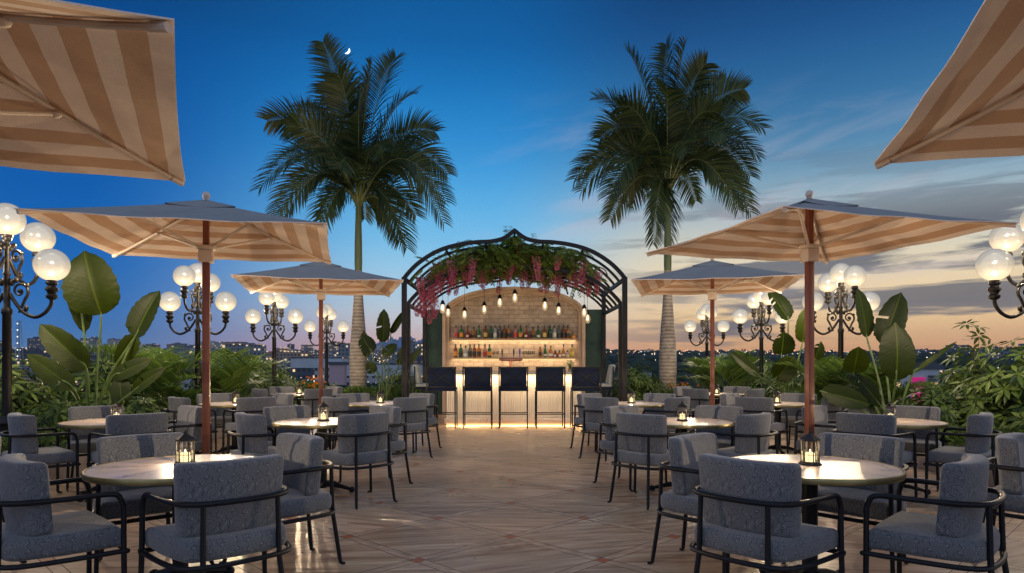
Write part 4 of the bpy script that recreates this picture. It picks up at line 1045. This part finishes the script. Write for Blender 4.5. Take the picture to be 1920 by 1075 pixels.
broad_plant('tall paddle leaved plant with one big pale leaf right of the lamp', 1675, 760, 9.8,
  [(1680,712,1678,604,72,-.5,0),(1655,645,1690,548,52,.3,-.3),(1625,632,1608,540,50,.4,.5),(1712,700,1795,640,10,-.2,-.5),(1600,700,1610,650,50,.6,0),(1540,735,1632,760,44,-.4,.1),(1650,760,1600,700,34,.1,.3)], 2, 'paddle leaved plants')
broad_plant('paddle leaved plant standing behind the big umbrella pole on the right', 1480, 745, 13.6,
  [(1505,642,1510,578,36,0,0),(1465,665,1470,622,46,.2,.1),(1478,600,1440,545,44,.5,.4),(1455,712,1490,668,44,-.3,0),(1422,704,1368,660,24,-.5,.3),(1520,690,1540,640,30,.6,.1)], 3, 'paddle leaved plants')
broad_plant('small paddle leaved plant beside the left pergola post', 722, 735, 18.9,
  [(718,642,720,579,27,.1,.1),(733,625,757,583,14,.2,.6),(697,661,677,628,32,-.2,.1),(720,668,744,645,22,-.2,-.1),(748,685,764,638,16,-.3,-.3),(758,692,792,652,17,-.2,-.3),(688,670,682,620,18,.4,.3),(700,700,690,678,22,-.3,.2)], 4, 'paddle leaved plants')

def areca(label, x, y, h, nf, seed, group='feathery areca palms', lean=0):
    rnd = random.Random(seed); t = thing('areca_palm', label, 'plant', (x, y, .2), 0, group)
    for i in range(nf):
        a = 2*pi*i/nf+rnd.uniform(-.3,.3); r = h*rnd.uniform(.35,.85); hh = h*rnd.uniform(.55,1.0)*(1.15-.45*r/h)
        p0 = Vector((rnd.uniform(-.08,.08), rnd.uniform(-.08,.08), 0)); p2 = Vector((r*cos(a)+lean, r*sin(a), hh)); p1 = Vector((r*.25*cos(a), r*.25*sin(a), hh*1.05))
        mb = MB(); frond(mb, p0, p1, p2, h*.30, 26, .028, .18, rnd, .012, .28, vee=.5)
        mb.build('frond', [M_areca, M_rachis], t, smooth=False)
def palmate_bush(label, x, y, rx, ry, h, nw, L, seed, group='umbrella leaved bushes', z0=.2, mat=None, cat='bush', top=1.0):
    rnd = random.Random(seed); t = thing('schefflera_bush', label, cat, (x, y, z0), 0, group); lf = MB(); stm = MB()
    for i in range(nw):
        while True:
            p = Vector((rnd.uniform(-1,1), rnd.uniform(-1,1), rnd.uniform(0,1)))
            q = p.x*p.x+p.y*p.y+(p.z**1.4)
            if q < 1 and q > rnd.random()*.7: break
        c = Vector((p.x*rx, p.y*ry, .12+p.z*h*(1+.15*sin(i*1.7)))); out = Vector((p.x, p.y, .5+rnd.uniform(-.2,.5))).normalized()
        if rnd.random() < .35: stm.tube([Vector((p.x*rx*.2, p.y*ry*.2, 0)), Vector((p.x*rx*.6, p.y*ry*.6, c.z*.5)), c], [.012,.008,.004], 4)
        e1 = out.orthogonal().normalized(); e2 = out.cross(e1); m = rnd.choice((6,7,8)); a0 = rnd.uniform(0, 6.3)
        for k in range(m):
            a = a0+2*pi*k/m; d = (e1*cos(a)+e2*sin(a)+out*rnd.uniform(-.05,.45)).normalized()
            leafq(lf, c+d*L*.12, d, out, L*rnd.uniform(.75,1.1), L*.30, rnd.uniform(.15,.45))
    stm.build('stem', M_bark, t); lf.build('foliage', mat or M_scheff, t, smooth=False); return t
def small_bush(label, x, y, rx, ry, h, n, L, seed, group='low small leaved shrubs', z0=.2, flowers=0):
    rnd = random.Random(seed); t = thing('shrub', label, 'shrub', (x, y, z0), 0, group); lf = MB(); stm = MB()
    lob = [(rnd.uniform(-.7,.7), rnd.uniform(-.5,.5), rnd.uniform(.35,.8), rnd.uniform(.3,.5)) for _ in range(9)]
    for i in range(n):
        lx, ly, lz, lr = rnd.choice(lob); v = Vector((rnd.gauss(0,1), rnd.gauss(0,1), rnd.gauss(0,1))).normalized()*lr*rnd.uniform(.6,1.05)
        c = Vector(((lx+v.x)*rx, (ly+v.y)*ry, max(.02, (lz*.8+v.z*.6))*h)); out = (v+Vector((0,0,.3))).normalized()
        d = (out+Vector((rnd.uniform(-1,1), rnd.uniform(-1,1), rnd.uniform(-.6,.8)))).normalized()
        leafq(lf, c, d, out, L*rnd.uniform(.7,1.2), L*.5, .2)
    for i in range(14): a = rnd.uniform(0, 6.3); stm.tube([(0,0,0),(rx*.5*cos(a), ry*.5*sin(a), h*.6)], [.012,.005], 4)
    stm.build('stem', M_bark, t); lf.build('foliage', M_shrub, t, smooth=False)
    if flowers:
        fb = MB()
        for i in range(flowers):
            c = Vector((rnd.gauss(0,.35)*rx, rnd.gauss(0,.35)*ry-.3*ry, h*rnd.uniform(.6,1.02)))
            for k in range(6):
                d = Vector((rnd.uniform(-1,1), rnd.uniform(-1,.2), rnd.uniform(-.3,1))).normalized(); leafq(fb, c, d, Vector((0,-1,0)), .05, .03, .1)
        fb.build('blossoms', M_orange, t, smooth=False)
    return t
# left planter
palmate_bush('glossy umbrella leaved bush at the left edge under the nearest lamp', -6.9, 9.3, .95, .9, 1.15, 230, .20, 21)
palmate_bush('umbrella leaved bush low in front of the tall paddle leaves on the left', -5.95, 8.9, .55, .7, .55, 110, .15, 22)
small_bush('low dark shrub behind the near left armchairs', -5.9, 7.4, .6, 1.1, .45, 900, .07, 23)
palmate_bush('broad bush right of the tall left paddle leaves', -5.8, 10.7, .6, .7, .55, 120, .15, 24)
areca('feathery palm just left of the large left umbrella pole', -6.5, 12.2, 1.75, 20, 31)
areca('feathery palm just right of the large left umbrella pole', -5.7, 13.6, 1.55, 18, 32)
palmate_bush('wide umbrella leaved bush between the left lamp posts', -6.3, 15.2, 1.1, .9, .90, 220, .20, 25)
palmate_bush('umbrella leaved bush behind the third left lamp post', -6.6, 17.3, 1.2, .9, 1.05, 240, .21, 26)
areca('small lit palm frond clump behind the middle left table', -5.6, 11.7, .85, 12, 33)
small_bush('low shrub along the left kerb behind the far tables', -5.7, 14.3, .5, 1.8, .42, 1300, .07, 27)
small_bush('low shrub at the far end of the left planter', -5.8, 17.4, .5, 1.0, .50, 800, .07, 28)
# right planter
palmate_bush('large spreading bush with drooping leaflets at the far right', 7.55, 9.9, 1.25, .9, 1.35, 330, .21, 41)
palmate_bush('tall thin shoot topped by leaf whorls rising above the right bush', 6.95, 10.4, .42, .4, 1.68, 55, .17, 42)
small_bush('low shrub behind the near right armchairs', 5.95, 8.0, .55, 1.2, .45, 1000, .07, 43)
areca('feathery palm left of the second right lamp post', 5.95, 12.9, 1.35, 18, 44)
areca('feathery palm in front of the second right lamp post', 6.25, 11.7, 1.25, 18, 45)
areca('feathery palm spilling over the right edge of the picture', 6.9, 8.1, 1.05, 14, 46)
palmate_bush('dark bush between the right lamp posts', 6.3, 15.0, 1.0, .9, .95, 200, .20, 47)
palmate_bush('low umbrella leaved bush behind the nearest right planter table', 6.2, 10.2, .7, .6, .6, 120, .16, 48)
small_bush('low shrub along the right kerb behind the far tables', 5.75, 14.6, .5, 1.6, .42, 1200, .07, 49)
areca('feathery palm between the third and farthest right lamp posts', 5.75, 17.6, 1.45, 18, 50)
# filling in the beds
for i, (bx, by, rx, ry, bh, nw, LL, lab) in enumerate([
    (-6.9, 11.3, .9, .8, 1.15, 170, .19, 'dark bush behind the tall left paddle leaves'),
    (-7.6, 13.4, 1.2, 1.0, 1.1, 190, .22, 'dark bush left of the feathery left palms'),
    (-5.75, 12.6, .5, .8, .62, 120, .15, 'low bright leaved bush under the second left lamp post'),
    (-5.8, 16.2, .55, .7, .70, 120, .16, 'low leafy bush in front of the third left lamp post'),
    (6.6, 11.4, .6, .7, .45, 90, .16, 'dark bush behind the tall right paddle leaves'),
    (8.7, 13.4, .55, 1.0, .9, 110, .20, 'dark bush right of the second right lamp post'),
    (5.9, 16.3, .55, .7, .72, 120, .16, 'low leafy bush in front of the third right lamp post'),
    (8.2, 8.9, .9, .8, .95, 190, .20, 'leafy bush filling the right edge under the nearest lamp'),
    (-7.9, 9.2, .9, .8, .80, 130, .20, 'dark bush at the far left behind the nearest lamp post'),
    (-3.3, 20.2, .7, .5, .95, 120, .17, 'dark leafy bush behind the hedge left of the pergola')]):
    palmate_bush(lab, bx, by, rx, ry, bh, nw, LL, 200+i)
# rear planters
small_bush('round low hedge around the foot of the left royal palm', -4.35, 19.3, .85, .4, .62, 1600, .075, 61)
small_bush('low hedge between the left palm and the pergola', -2.95, 19.3, .5, .35, .62, 900, .075, 62)
small_bush('shrub with orange blossoms left of the left palm foot', -5.6, 19.4, .7, .4, .72, 900, .08, 63, flowers=26)
palmate_bush('dark bush at the rear left corner of the terrace', -7.3, 19.9, 1.3, .8, 1.05, 220, .22, 64)
palmate_bush('dark bush right of the pergola with palmate leaves', 3.5, 19.5, .85, .6, .95, 190, .20, 65)
small_bush('hedge with orange blossoms at the foot of the right royal palm', 4.75, 19.35, .6, .4, .60, 1000, .075, 66, flowers=14)
areca('feathery palm in the rear right planter', 5.7, 20.0, 1.35, 18, 67)
palmate_bush('dark bush at the rear right corner of the terrace', 7.6, 19.9, 1.4, .8, 1.0, 220, .22, 68)

# ------------------------------------------------------------------ wisteria over the pergola
def build_wisteria():
    rnd = random.Random(77); t = thing('flowering_vine', 'green vine with hanging pink flower clusters draped over the pergola', 'vine', (0.03, 16.0, 0)); y0 = -16.0
    lf = MB(); st = MB()
    def topz(x, base):
        ax = abs(x)
        for i in range(len(OG)-1):
            if OG[i][0] >= ax >= OG[i+1][0]:
                k = (OG[i][0]-ax)/(OG[i][0]-OG[i+1][0]); return base+OG[i][1]+(OG[i+1][1]-OG[i][1])*k
        return base
    for i in range(1250):
        x = rnd.triangular(-2.0, 2.0, -.1); y = rnd.uniform(14.5, 17.3)
        if rnd.random() < .55: z = topz(x, 3.11)+rnd.uniform(-.28, .03)
        else: z = topz(x, 2.62)+rnd.uniform(.06, .46)
        if rnd.random() < .09: z = topz(x, 3.11)+rnd.uniform(0, .16)*(1 if rnd.random() < .5 else .4)
        c = Vector((x, y+y0, z)); d0 = Vector((rnd.uniform(-1,1), rnd.uniform(-1,.4), rnd.uniform(-.7,.5))).normalized(); ln = rnd.uniform(.22,.36)
        sd = d0.cross(Vector((0,0,1))).normalized()
        for k in range(7):     # pinnate leaf
            p = c+d0*(ln*k/6)+Vector((0,0,-.12*ln*(k/6)**2*2))
            for s in (-1, 1):
                leafq(lf, p, (sd*s+d0*.5+Vector((0,0,-.35))).normalized(), Vector((0,0,1)), rnd.uniform(.09,.13), .05, .25)
    for k in range(7):
        x0 = rnd.uniform(-1.9, 1.9); pts = []
        for q in range(8):
            x = max(-2.15, min(2.15, x0+(q-4)*.28+rnd.uniform(-.1,.1))); pts.append((x, rnd.uniform(14.6,17.2)+y0, topz(x, 3.11)-.05+rnd.uniform(-.05,.05)))
        st.tube(smoothpath(pts, 4), .014, 5)
    st.build('vine_stem', M_bark, t); lf.build('foliage', M_vine, t, smooth=False)
    # hanging flower clusters
    n = 0; protos = []
    for i in range(6):
        L = .28+.05*i; fb = MB()
        for k in range(int(230*L/.4)):
            u = rnd.random()**.8; z = -L*u; r = .056*(1-u)**.55+.008; a = rnd.uniform(0, 6.3)
            c = Vector((r*cos(a)+.03*sin(u*3+i), r*sin(a), z)); leafq(fb, c, Vector((cos(a), sin(a), rnd.uniform(-.6,.4))), Vector((0,0,1)), .038, .032, .2)
        fb.tube([(0,0,.06),(0,0,-L*.9)], .004, 4, mi=1)
        me_o = fb.build('flower_cluster', [M_petal, M_stem], t, smooth=False); protos.append(me_o)
    pos = []
    for i in range(96):
        x = (-2.05+4.0*((i*.618) % 1)) if i > 16 else rnd.uniform(-2.1, -1.3)
        y = rnd.uniform(14.35, 16.9); up = rnd.random() < .6
        z = topz(x, 3.11)-rnd.uniform(.05,.25) if up else topz(x, 2.62)+rnd.uniform(-.02,.35)
        pos.append((x, y+y0, z))
    # explicit low trailing ones at the left corner
    pos[:4] = [tuple(P(793,565,14.7)+Vector((-.03,-16,0))), tuple(P(806,578,14.7)+Vector((-.03,-16,0))), tuple(P(783,560,14.8)+Vector((-.03,-16,0))), tuple(P(815,560,14.9)+Vector((-.03,-16,0)))]
    for i, p in enumerate(pos):
        if i < 6: o = protos[i]
        else: o = protos[i % 6].copy(); C.objects.link(o); o.parent = t
        o.location = p; o.rotation_euler = (rnd.uniform(-.15,.15), rnd.uniform(-.15,.15), rnd.uniform(0, 6.3))
build_wisteria()

# ------------------------------------------------------------------ moon
def build_moon():
    c = P(650, 95, 4000.); R = 18.7; n = 20; mb = MB(); pts = []
    for i in range(n+1): a = -pi/2+pi*i/n; pts.append((R*cos(a), R*sin(a)))
    for i in range(n, -1, -1): a = -pi/2+pi*i/n; pts.append((R*.45*cos(a), R*sin(a)))
    m = len(pts); k = n+1; vs = [(x, 0, z) for x, z in pts]+[(x, 3, z) for x, z in pts]
    fs = [(i, i+1, m-2-i, m-1-i) for i in range(n)]+[(m+i, 2*m-1-i, 2*m-2-i, m+i+1) for i in range(n)]+[(i, m+i, m+(i+1) % m, (i+1) % m) for i in range(m)]
    mb.add(vs, fs); o = mb.build('moon', emat('moonlight', (1,.95,.85), 4, False), smooth=False); o.location = c; o.rotation_euler = (0, radians(40), 0)
    tag(o, 'thin bright crescent moon beside the top of the left palm', 'moon')
build_moon()

# ------------------------------------------------------------------ city
def window_mat(name, wall, lit, dens, es, sx=3.2, sz=3.4):
    m, t, b = newmat(name); L = t.links.new
    tc = N('ShaderNodeTexCoord', t); sp = N('ShaderNodeSeparateXYZ', t); L(tc.outputs['Object'], sp.inputs[0]); oi = N('ShaderNodeObjectInfo', t)
    h = mth(t, 'DIVIDE', mth(t, 'ADD', sp.outputs[0], mth(t, 'MULTIPLY', sp.outputs[1], .97)), sx); v = mth(t, 'DIVIDE', sp.outputs[2], sz)
    fu = mth(t, 'FRACT', h); fv = mth(t, 'FRACT', v)
    win = mth(t, 'MULTIPLY', mth(t, 'MULTIPLY', mth(t, 'GREATER_THAN', fu, .28), mth(t, 'LESS_THAN', fu, .75)), mth(t, 'MULTIPLY', mth(t, 'GREATER_THAN', fv, .3), mth(t, 'LESS_THAN', fv, .72)))
    cb = N('ShaderNodeCombineXYZ', t); L(mth(t, 'FLOOR', h), cb.inputs[0]); L(mth(t, 'FLOOR', v), cb.inputs[1]); L(mth(t, 'MULTIPLY', oi.outputs['Random'], 99), cb.inputs[2])
    wn = N('ShaderNodeTexWhiteNoise', t); L(cb.outputs[0], wn.inputs['Vector'])
    g = N('ShaderNodeNewGeometry', t); gs = N('ShaderNodeSeparateXYZ', t); L(g.outputs['Normal'], gs.inputs[0])
    wallf = mth(t, 'LESS_THAN', mth(t, 'ABSOLUTE', gs.outputs[2]), .5); win = mth(t, 'MULTIPLY', win, wallf)
    on = mth(t, 'MULTIPLY', win, mth(t, 'LESS_THAN', wn.outputs[0], dens))
    L(mixc(t, win, tuple(wall)+(1,), (.02,.025,.035,1)), b.inputs['Base Color']); b.inputs['Roughness'].default_value = .7
    L(mixc(t, wn.outputs[0], tuple(lit)+(1,), (1,.95,.8,1)), b.inputs['Emission Color']); L(mth(t, 'MULTIPLY', on, es), b.inputs['Emission Strength'])
    m.cycles.emission_sampling = 'NONE'; return m
WM = [window_mat('block_grey', (.16,.18,.21), (1,.72,.4), .22, 1.0), window_mat('block_pale', (.34,.35,.37), (1,.8,.5), .2, .9), window_mat('block_dark', (.06,.075,.10), (1,.6,.3), .16, 1.2), window_mat('block_warm', (.30,.22,.18), (1,.65,.3), .35, 1.2)]
cityn = ['grey', 'pale', 'dark blue', 'warm tinted']
def city():
    rnd = random.Random(11); used_l = {}
    mats = WM
    for i in range(150):
        if i < 30: d = rnd.uniform(300, 520)
        elif i < 80: d = rnd.uniform(520, 1000)
        else: d = rnd.uniform(1000, 2100)
        px = rnd.uniform(-40, 1960)
        if rnd.random() < .62: px = rnd.uniform(-40, 960)
        x = (px-CX)*d/F; y = d
        if abs(px-964) < 120: continue
        right = px > 960
        w = rnd.uniform(14, 42)*(1 if d < 1000 else 1.2); dp = rnd.uniform(12, 26); h = rnd.uniform(6, 14) if d < 520 else (rnd.uniform(7, 22) if d < 1000 else rnd.uniform(8, 30))
        if right: h *= .55
        z = ground_z(x, y)-1; k = rnd.randrange(4); mb = MB(); mb.box(-w/2, w/2, -dp/2, dp/2, 0, h)
        mb.box(-w/2-.3, w/2+.3, -dp/2-.3, dp/2+.3, h, h+.9)
        a, b = rnd.uniform(-.3,.1)*w, rnd.uniform(.12,.3)*w; mb.box(a, a+b, -dp/4, dp/4, h+.9, h+rnd.uniform(2.5,4.5))
        if rnd.random() < .3: mb.box(w*.3, w*.45, -2, 3, h+.9, h+2.4)
        o = mb.build('city_building', mats[k], smooth=False); o.location = (x, y, z); o.rotation_euler = (0,0,rnd.uniform(-.5,.5))
        reg = 'left of the left umbrella pole' if px < 383 else 'between left umbrella and bar' if px < 960 else 'between bar and right umbrella' if px < 1520 else 'toward the right edge'
        dist = 'near' if d < 520 else 'mid distance' if d < 1000 else 'far skyline'
        lab = '%s block, few lit windows, %s, %s' % (cityn[k], dist, reg)
        tag(o, lab, 'building', '%s %s blocks %s' % (dist, cityn[k], reg))
    # hand-set ones that the eye finds
    def special(name, label, px0, px1, ytop, ybot, d, mat, extra=None):
        A = P(px0, ytop, d); B = P(px1, ybot, d); w = B.x-A.x; h = A.z-B.z
        t = thing(name, label, 'building', ((A.x+B.x)/2, d, B.z))
        MB().box(-w/2, w/2, 0, w*.6, 0, h).build('wall', mat, t, smooth=False)
        MB().box(-w/2-.2, w/2+.2, -.2, w*.6+.2, h+.002, h+.5).build('roof', mats[2], t, smooth=False)
        if extra: extra(t, w, h)
        return t
    pale = pbr('white_render', (.40,.44,.50), .8, 0, .1, .3); pinkm = emat('glowing_magenta_mural', (.75,.04,.28), .55, False)
    def mural(t, w, h):
        MB().box(w*.02, w*.24, -.15, -.02, h*.05, h*.80).build('glowing_mural_panel', pinkm, t, smooth=False)  # pink mural on the wall, its brightness put in as emission
        for i in range(9): z = h*(.12+.085*i); MB().box(w*.30, w*.44, -.35, -.03, z, z+h*.045).build('louvre', mats[2], t, smooth=False)
        for i in range(6): MB().box(-w*.46+i*w*.075, -w*.46+i*w*.075+w*.045, -.2, -.02, h*(.15+.05*(i % 3)), h*(.6+.1*(i % 2))).build('mural_block', mats[2] if i % 2 else pbr('grey_mural', (.2,.23,.27), .8), t, smooth=False)
    special('office_building', 'white walled building with glowing magenta mural panel and louvres behind the big pale leaf', 1652, 1762, 692, 770, 60, pale, mural)
    def lit(t, w, h):
        for i in range(5): MB().box(-w*.45+i*w*.19, -w*.45+i*w*.19+w*.12, -.2, -.02, h*.3, h*.75).build('window', emat('lit_window', (1,.8,.5), .8, False), t, smooth=False)
    special('terminal_building', 'long floodlit building behind the left umbrella pole on the skyline', 415, 455, 642, 662, 700, mats[3], lit)
    special('apartment_block', 'tall blue grey apartment block left of the palm trunk on the skyline', 634, 660, 645, 668, 600, mats[0])
    special('apartment_block', 'blue grey tower seen through the left side of the pergola', 768, 778, 640, 668, 560, mats[0])
    special('apartment_block', 'second slimmer tower seen through the left side of the pergola', 783, 792, 644, 668, 540, mats[0])
    special('warehouse', 'wide low warehouse with pale blue roof behind the small left plant', 650, 800, 684, 705, 260, pale)
    special('warehouse', 'pale low warehouse behind the left palm trunk', 545, 640, 672, 690, 330, pale)
    special('white_shed', 'small white shed roof in the city just right of the pergola', 1192, 1222, 700, 712, 300, pale)
    def pool(t, w, h):
        MB().box(-w/2, w/2, -.3, -.02, h*.25, h*.8).build('lit_facade', emat('aqua_light', (.10,.45,.38), .5, False), t, smooth=False)
    special('pavilion', 'low pavilion with aqua lit front behind the left paddle leaves', 120, 210, 692, 706, 320, pale, pool)
    special('pink_gateway', 'pinkish framed facade between the lamp post and the left palm', 617, 646, 684, 722, 120, pbr('pink_wall', (.42,.30,.34), .8))
    # radio mast at the far left
    t = thing('radio_mast', 'lattice radio mast with lights behind the nearest left lamp post', 'mast', (P(36,650,420).x, 420, P(36,650,420).z))
    mb = MB(); hgt = 16
    for (sx, sy) in ((-1,-1),(1,-1),(1,1),(-1,1)): mb.tube([(sx*1.6,sy*1.6,-12),(sx*.5,sy*.5,hgt)], .22, 4)
    for k in range(8): z = -10+k*3.2; r = 1.5-.12*k; mb.tube([(-r,-r,z),(r,-r,z+3)], .15, 4); mb.tube([(r,-r,z),(-r,-r,z+3)], .15, 4)
    mb.build('lattice', pbr('mast_steel', (.3,.32,.36), .5), t)
    mb = MB()
    for k in range(6): mb.sphere((0,-1.5,-6+k*4), .35, 6, 4)
    mb.build('light', emat('mast_light', (.8,.9,1), 3, False), t)
    # tiny lights of streets and houses, too many to count
    cols = [((1,.62,.28), 5), ((1,.85,.6), 5), ((1,.4,.12), 4), ((.8,.9,1), 3.5), ((.9,.1,.4), 3), ((.2,.9,.5), 1.5), ((.4,.3,1), 2)]
    ms = [emat('city_light', c, s, False) for c, s in cols]; mb = MB()
    for i in range(3300):
        d = 290+1900*rnd.random()**1.15; px = rnd.uniform(-60, 1980); x = (px-CX)*d/F; y = d
        z = ground_z(x, y)+rnd.uniform(1, 7 if px < 900 else 4)
        r = d/F*rnd.choice((.45,.5,.6,.6,.8)); 
        k = rnd.choices(range(7), (30,26,18,14,2 if d < 700 else .5,1,1))[0]
        o = [(x+r,y,z),(x,y+r,z),(x-r,y,z),(x,y-r,z),(x,y,z+r),(x,y,z-r)]
        mb.add(o, [(0,1,4),(1,2,4),(2,3,4),(3,0,4),(1,0,5),(2,1,5),(3,2,5),(0,3,5)], k)
    tag(mb.build('city_lights', ms, smooth=False), 'tiny scattered street and house lights across the whole city', 'lights', kind='stuff')
    # dark tree cover on the plain
    mb = MB(); 
    for i in range(2600):
        d = 270+1850*rnd.random()**1.1; px = rnd.uniform(-60, 1980)
        if px < 900 and rnd.random() < .35: continue
        x = (px-CX)*d/F; y = d; z = ground_z(x, y); h = rnd.uniform(4, 8)*(1.2 if px > 960 and d < 900 else .8); w = rnd.uniform(4, 10); q = 7; b0 = len(mb.v)
        for j, (rr, zz) in enumerate(((.5,.05),(1,.4),(.85,.7),(.35,.97))):
            for k in range(q): a = 2*pi*k/q+j; f = rr*w*rnd.uniform(.75,1.15); mb.v.append((x+f*cos(a), y+f*sin(a)*.7, z+h*zz*rnd.uniform(.9,1.1)))
        for j in range(3):
            for k in range(q): l = (k+1) % q; mb.f.append((b0+j*q+k, b0+j*q+l, b0+(j+1)*q+l, b0+(j+1)*q+k)); mb.mi.append(0)
        mb.f.append(tuple(b0+3*q+k for k in range(q))); mb.mi.append(0)
    tag(mb.build('tree_cover', leafmat('far_tree', (.012,.025,.014), (.03,.05,.025), .9, 0), smooth=False), 'dark far off tree canopy covering the plain between the city lights', 'trees', kind='stuff')
    # mountain ridge far away, left of the pergola
    mb = MB(); n = 60; vs = []
    for i in range(n+1):
        px = 690+130*i/n; top = 652-18*sin(pi*i/n)**.7-3*sin(i*.7)-2*sin(i*1.9); A = P(px, top, 2800); B = P(px, 672, 2500); vs += [tuple(A), tuple(B), (A.x, 3000, B.z)]
    fs = []
    for i in range(n): fs += [(3*i, 3*i+1, 3*i+4, 3*i+3), (3*i+2, 3*i, 3*i+3, 3*i+5)]
    mb.add(vs, fs); tag(mb.build('hills', pbr('far_hill', (.20,.27,.42), 1, 0, .05, .001), smooth=True), kind='structure')  # blue of distant haze put into the hill colour
city()

# ------------------------------------------------------------------ evening air
HAZE = 0.00010
if HAZE:
    hz = MB().box(-3100, 3100, -3100, 3100, -60, 140).build('haze', None, smooth=False)
    hz.data.materials.clear(); hm = bpy.data.materials.new('haze'); hm.use_nodes = True; ht = hm.node_tree; ht.nodes.clear()
    pv = N('ShaderNodeVolumePrincipled', ht); pv.inputs['Density'].default_value = HAZE; pv.inputs['Color'].default_value = (.62,.72,.88,1); pv.inputs['Anisotropy'].default_value = .2
    ho = N('ShaderNodeOutputMaterial', ht); ht.links.new(pv.outputs[0], ho.inputs['Volume']); hz.data.materials.append(hm); hz['kind'] = 'stuff'
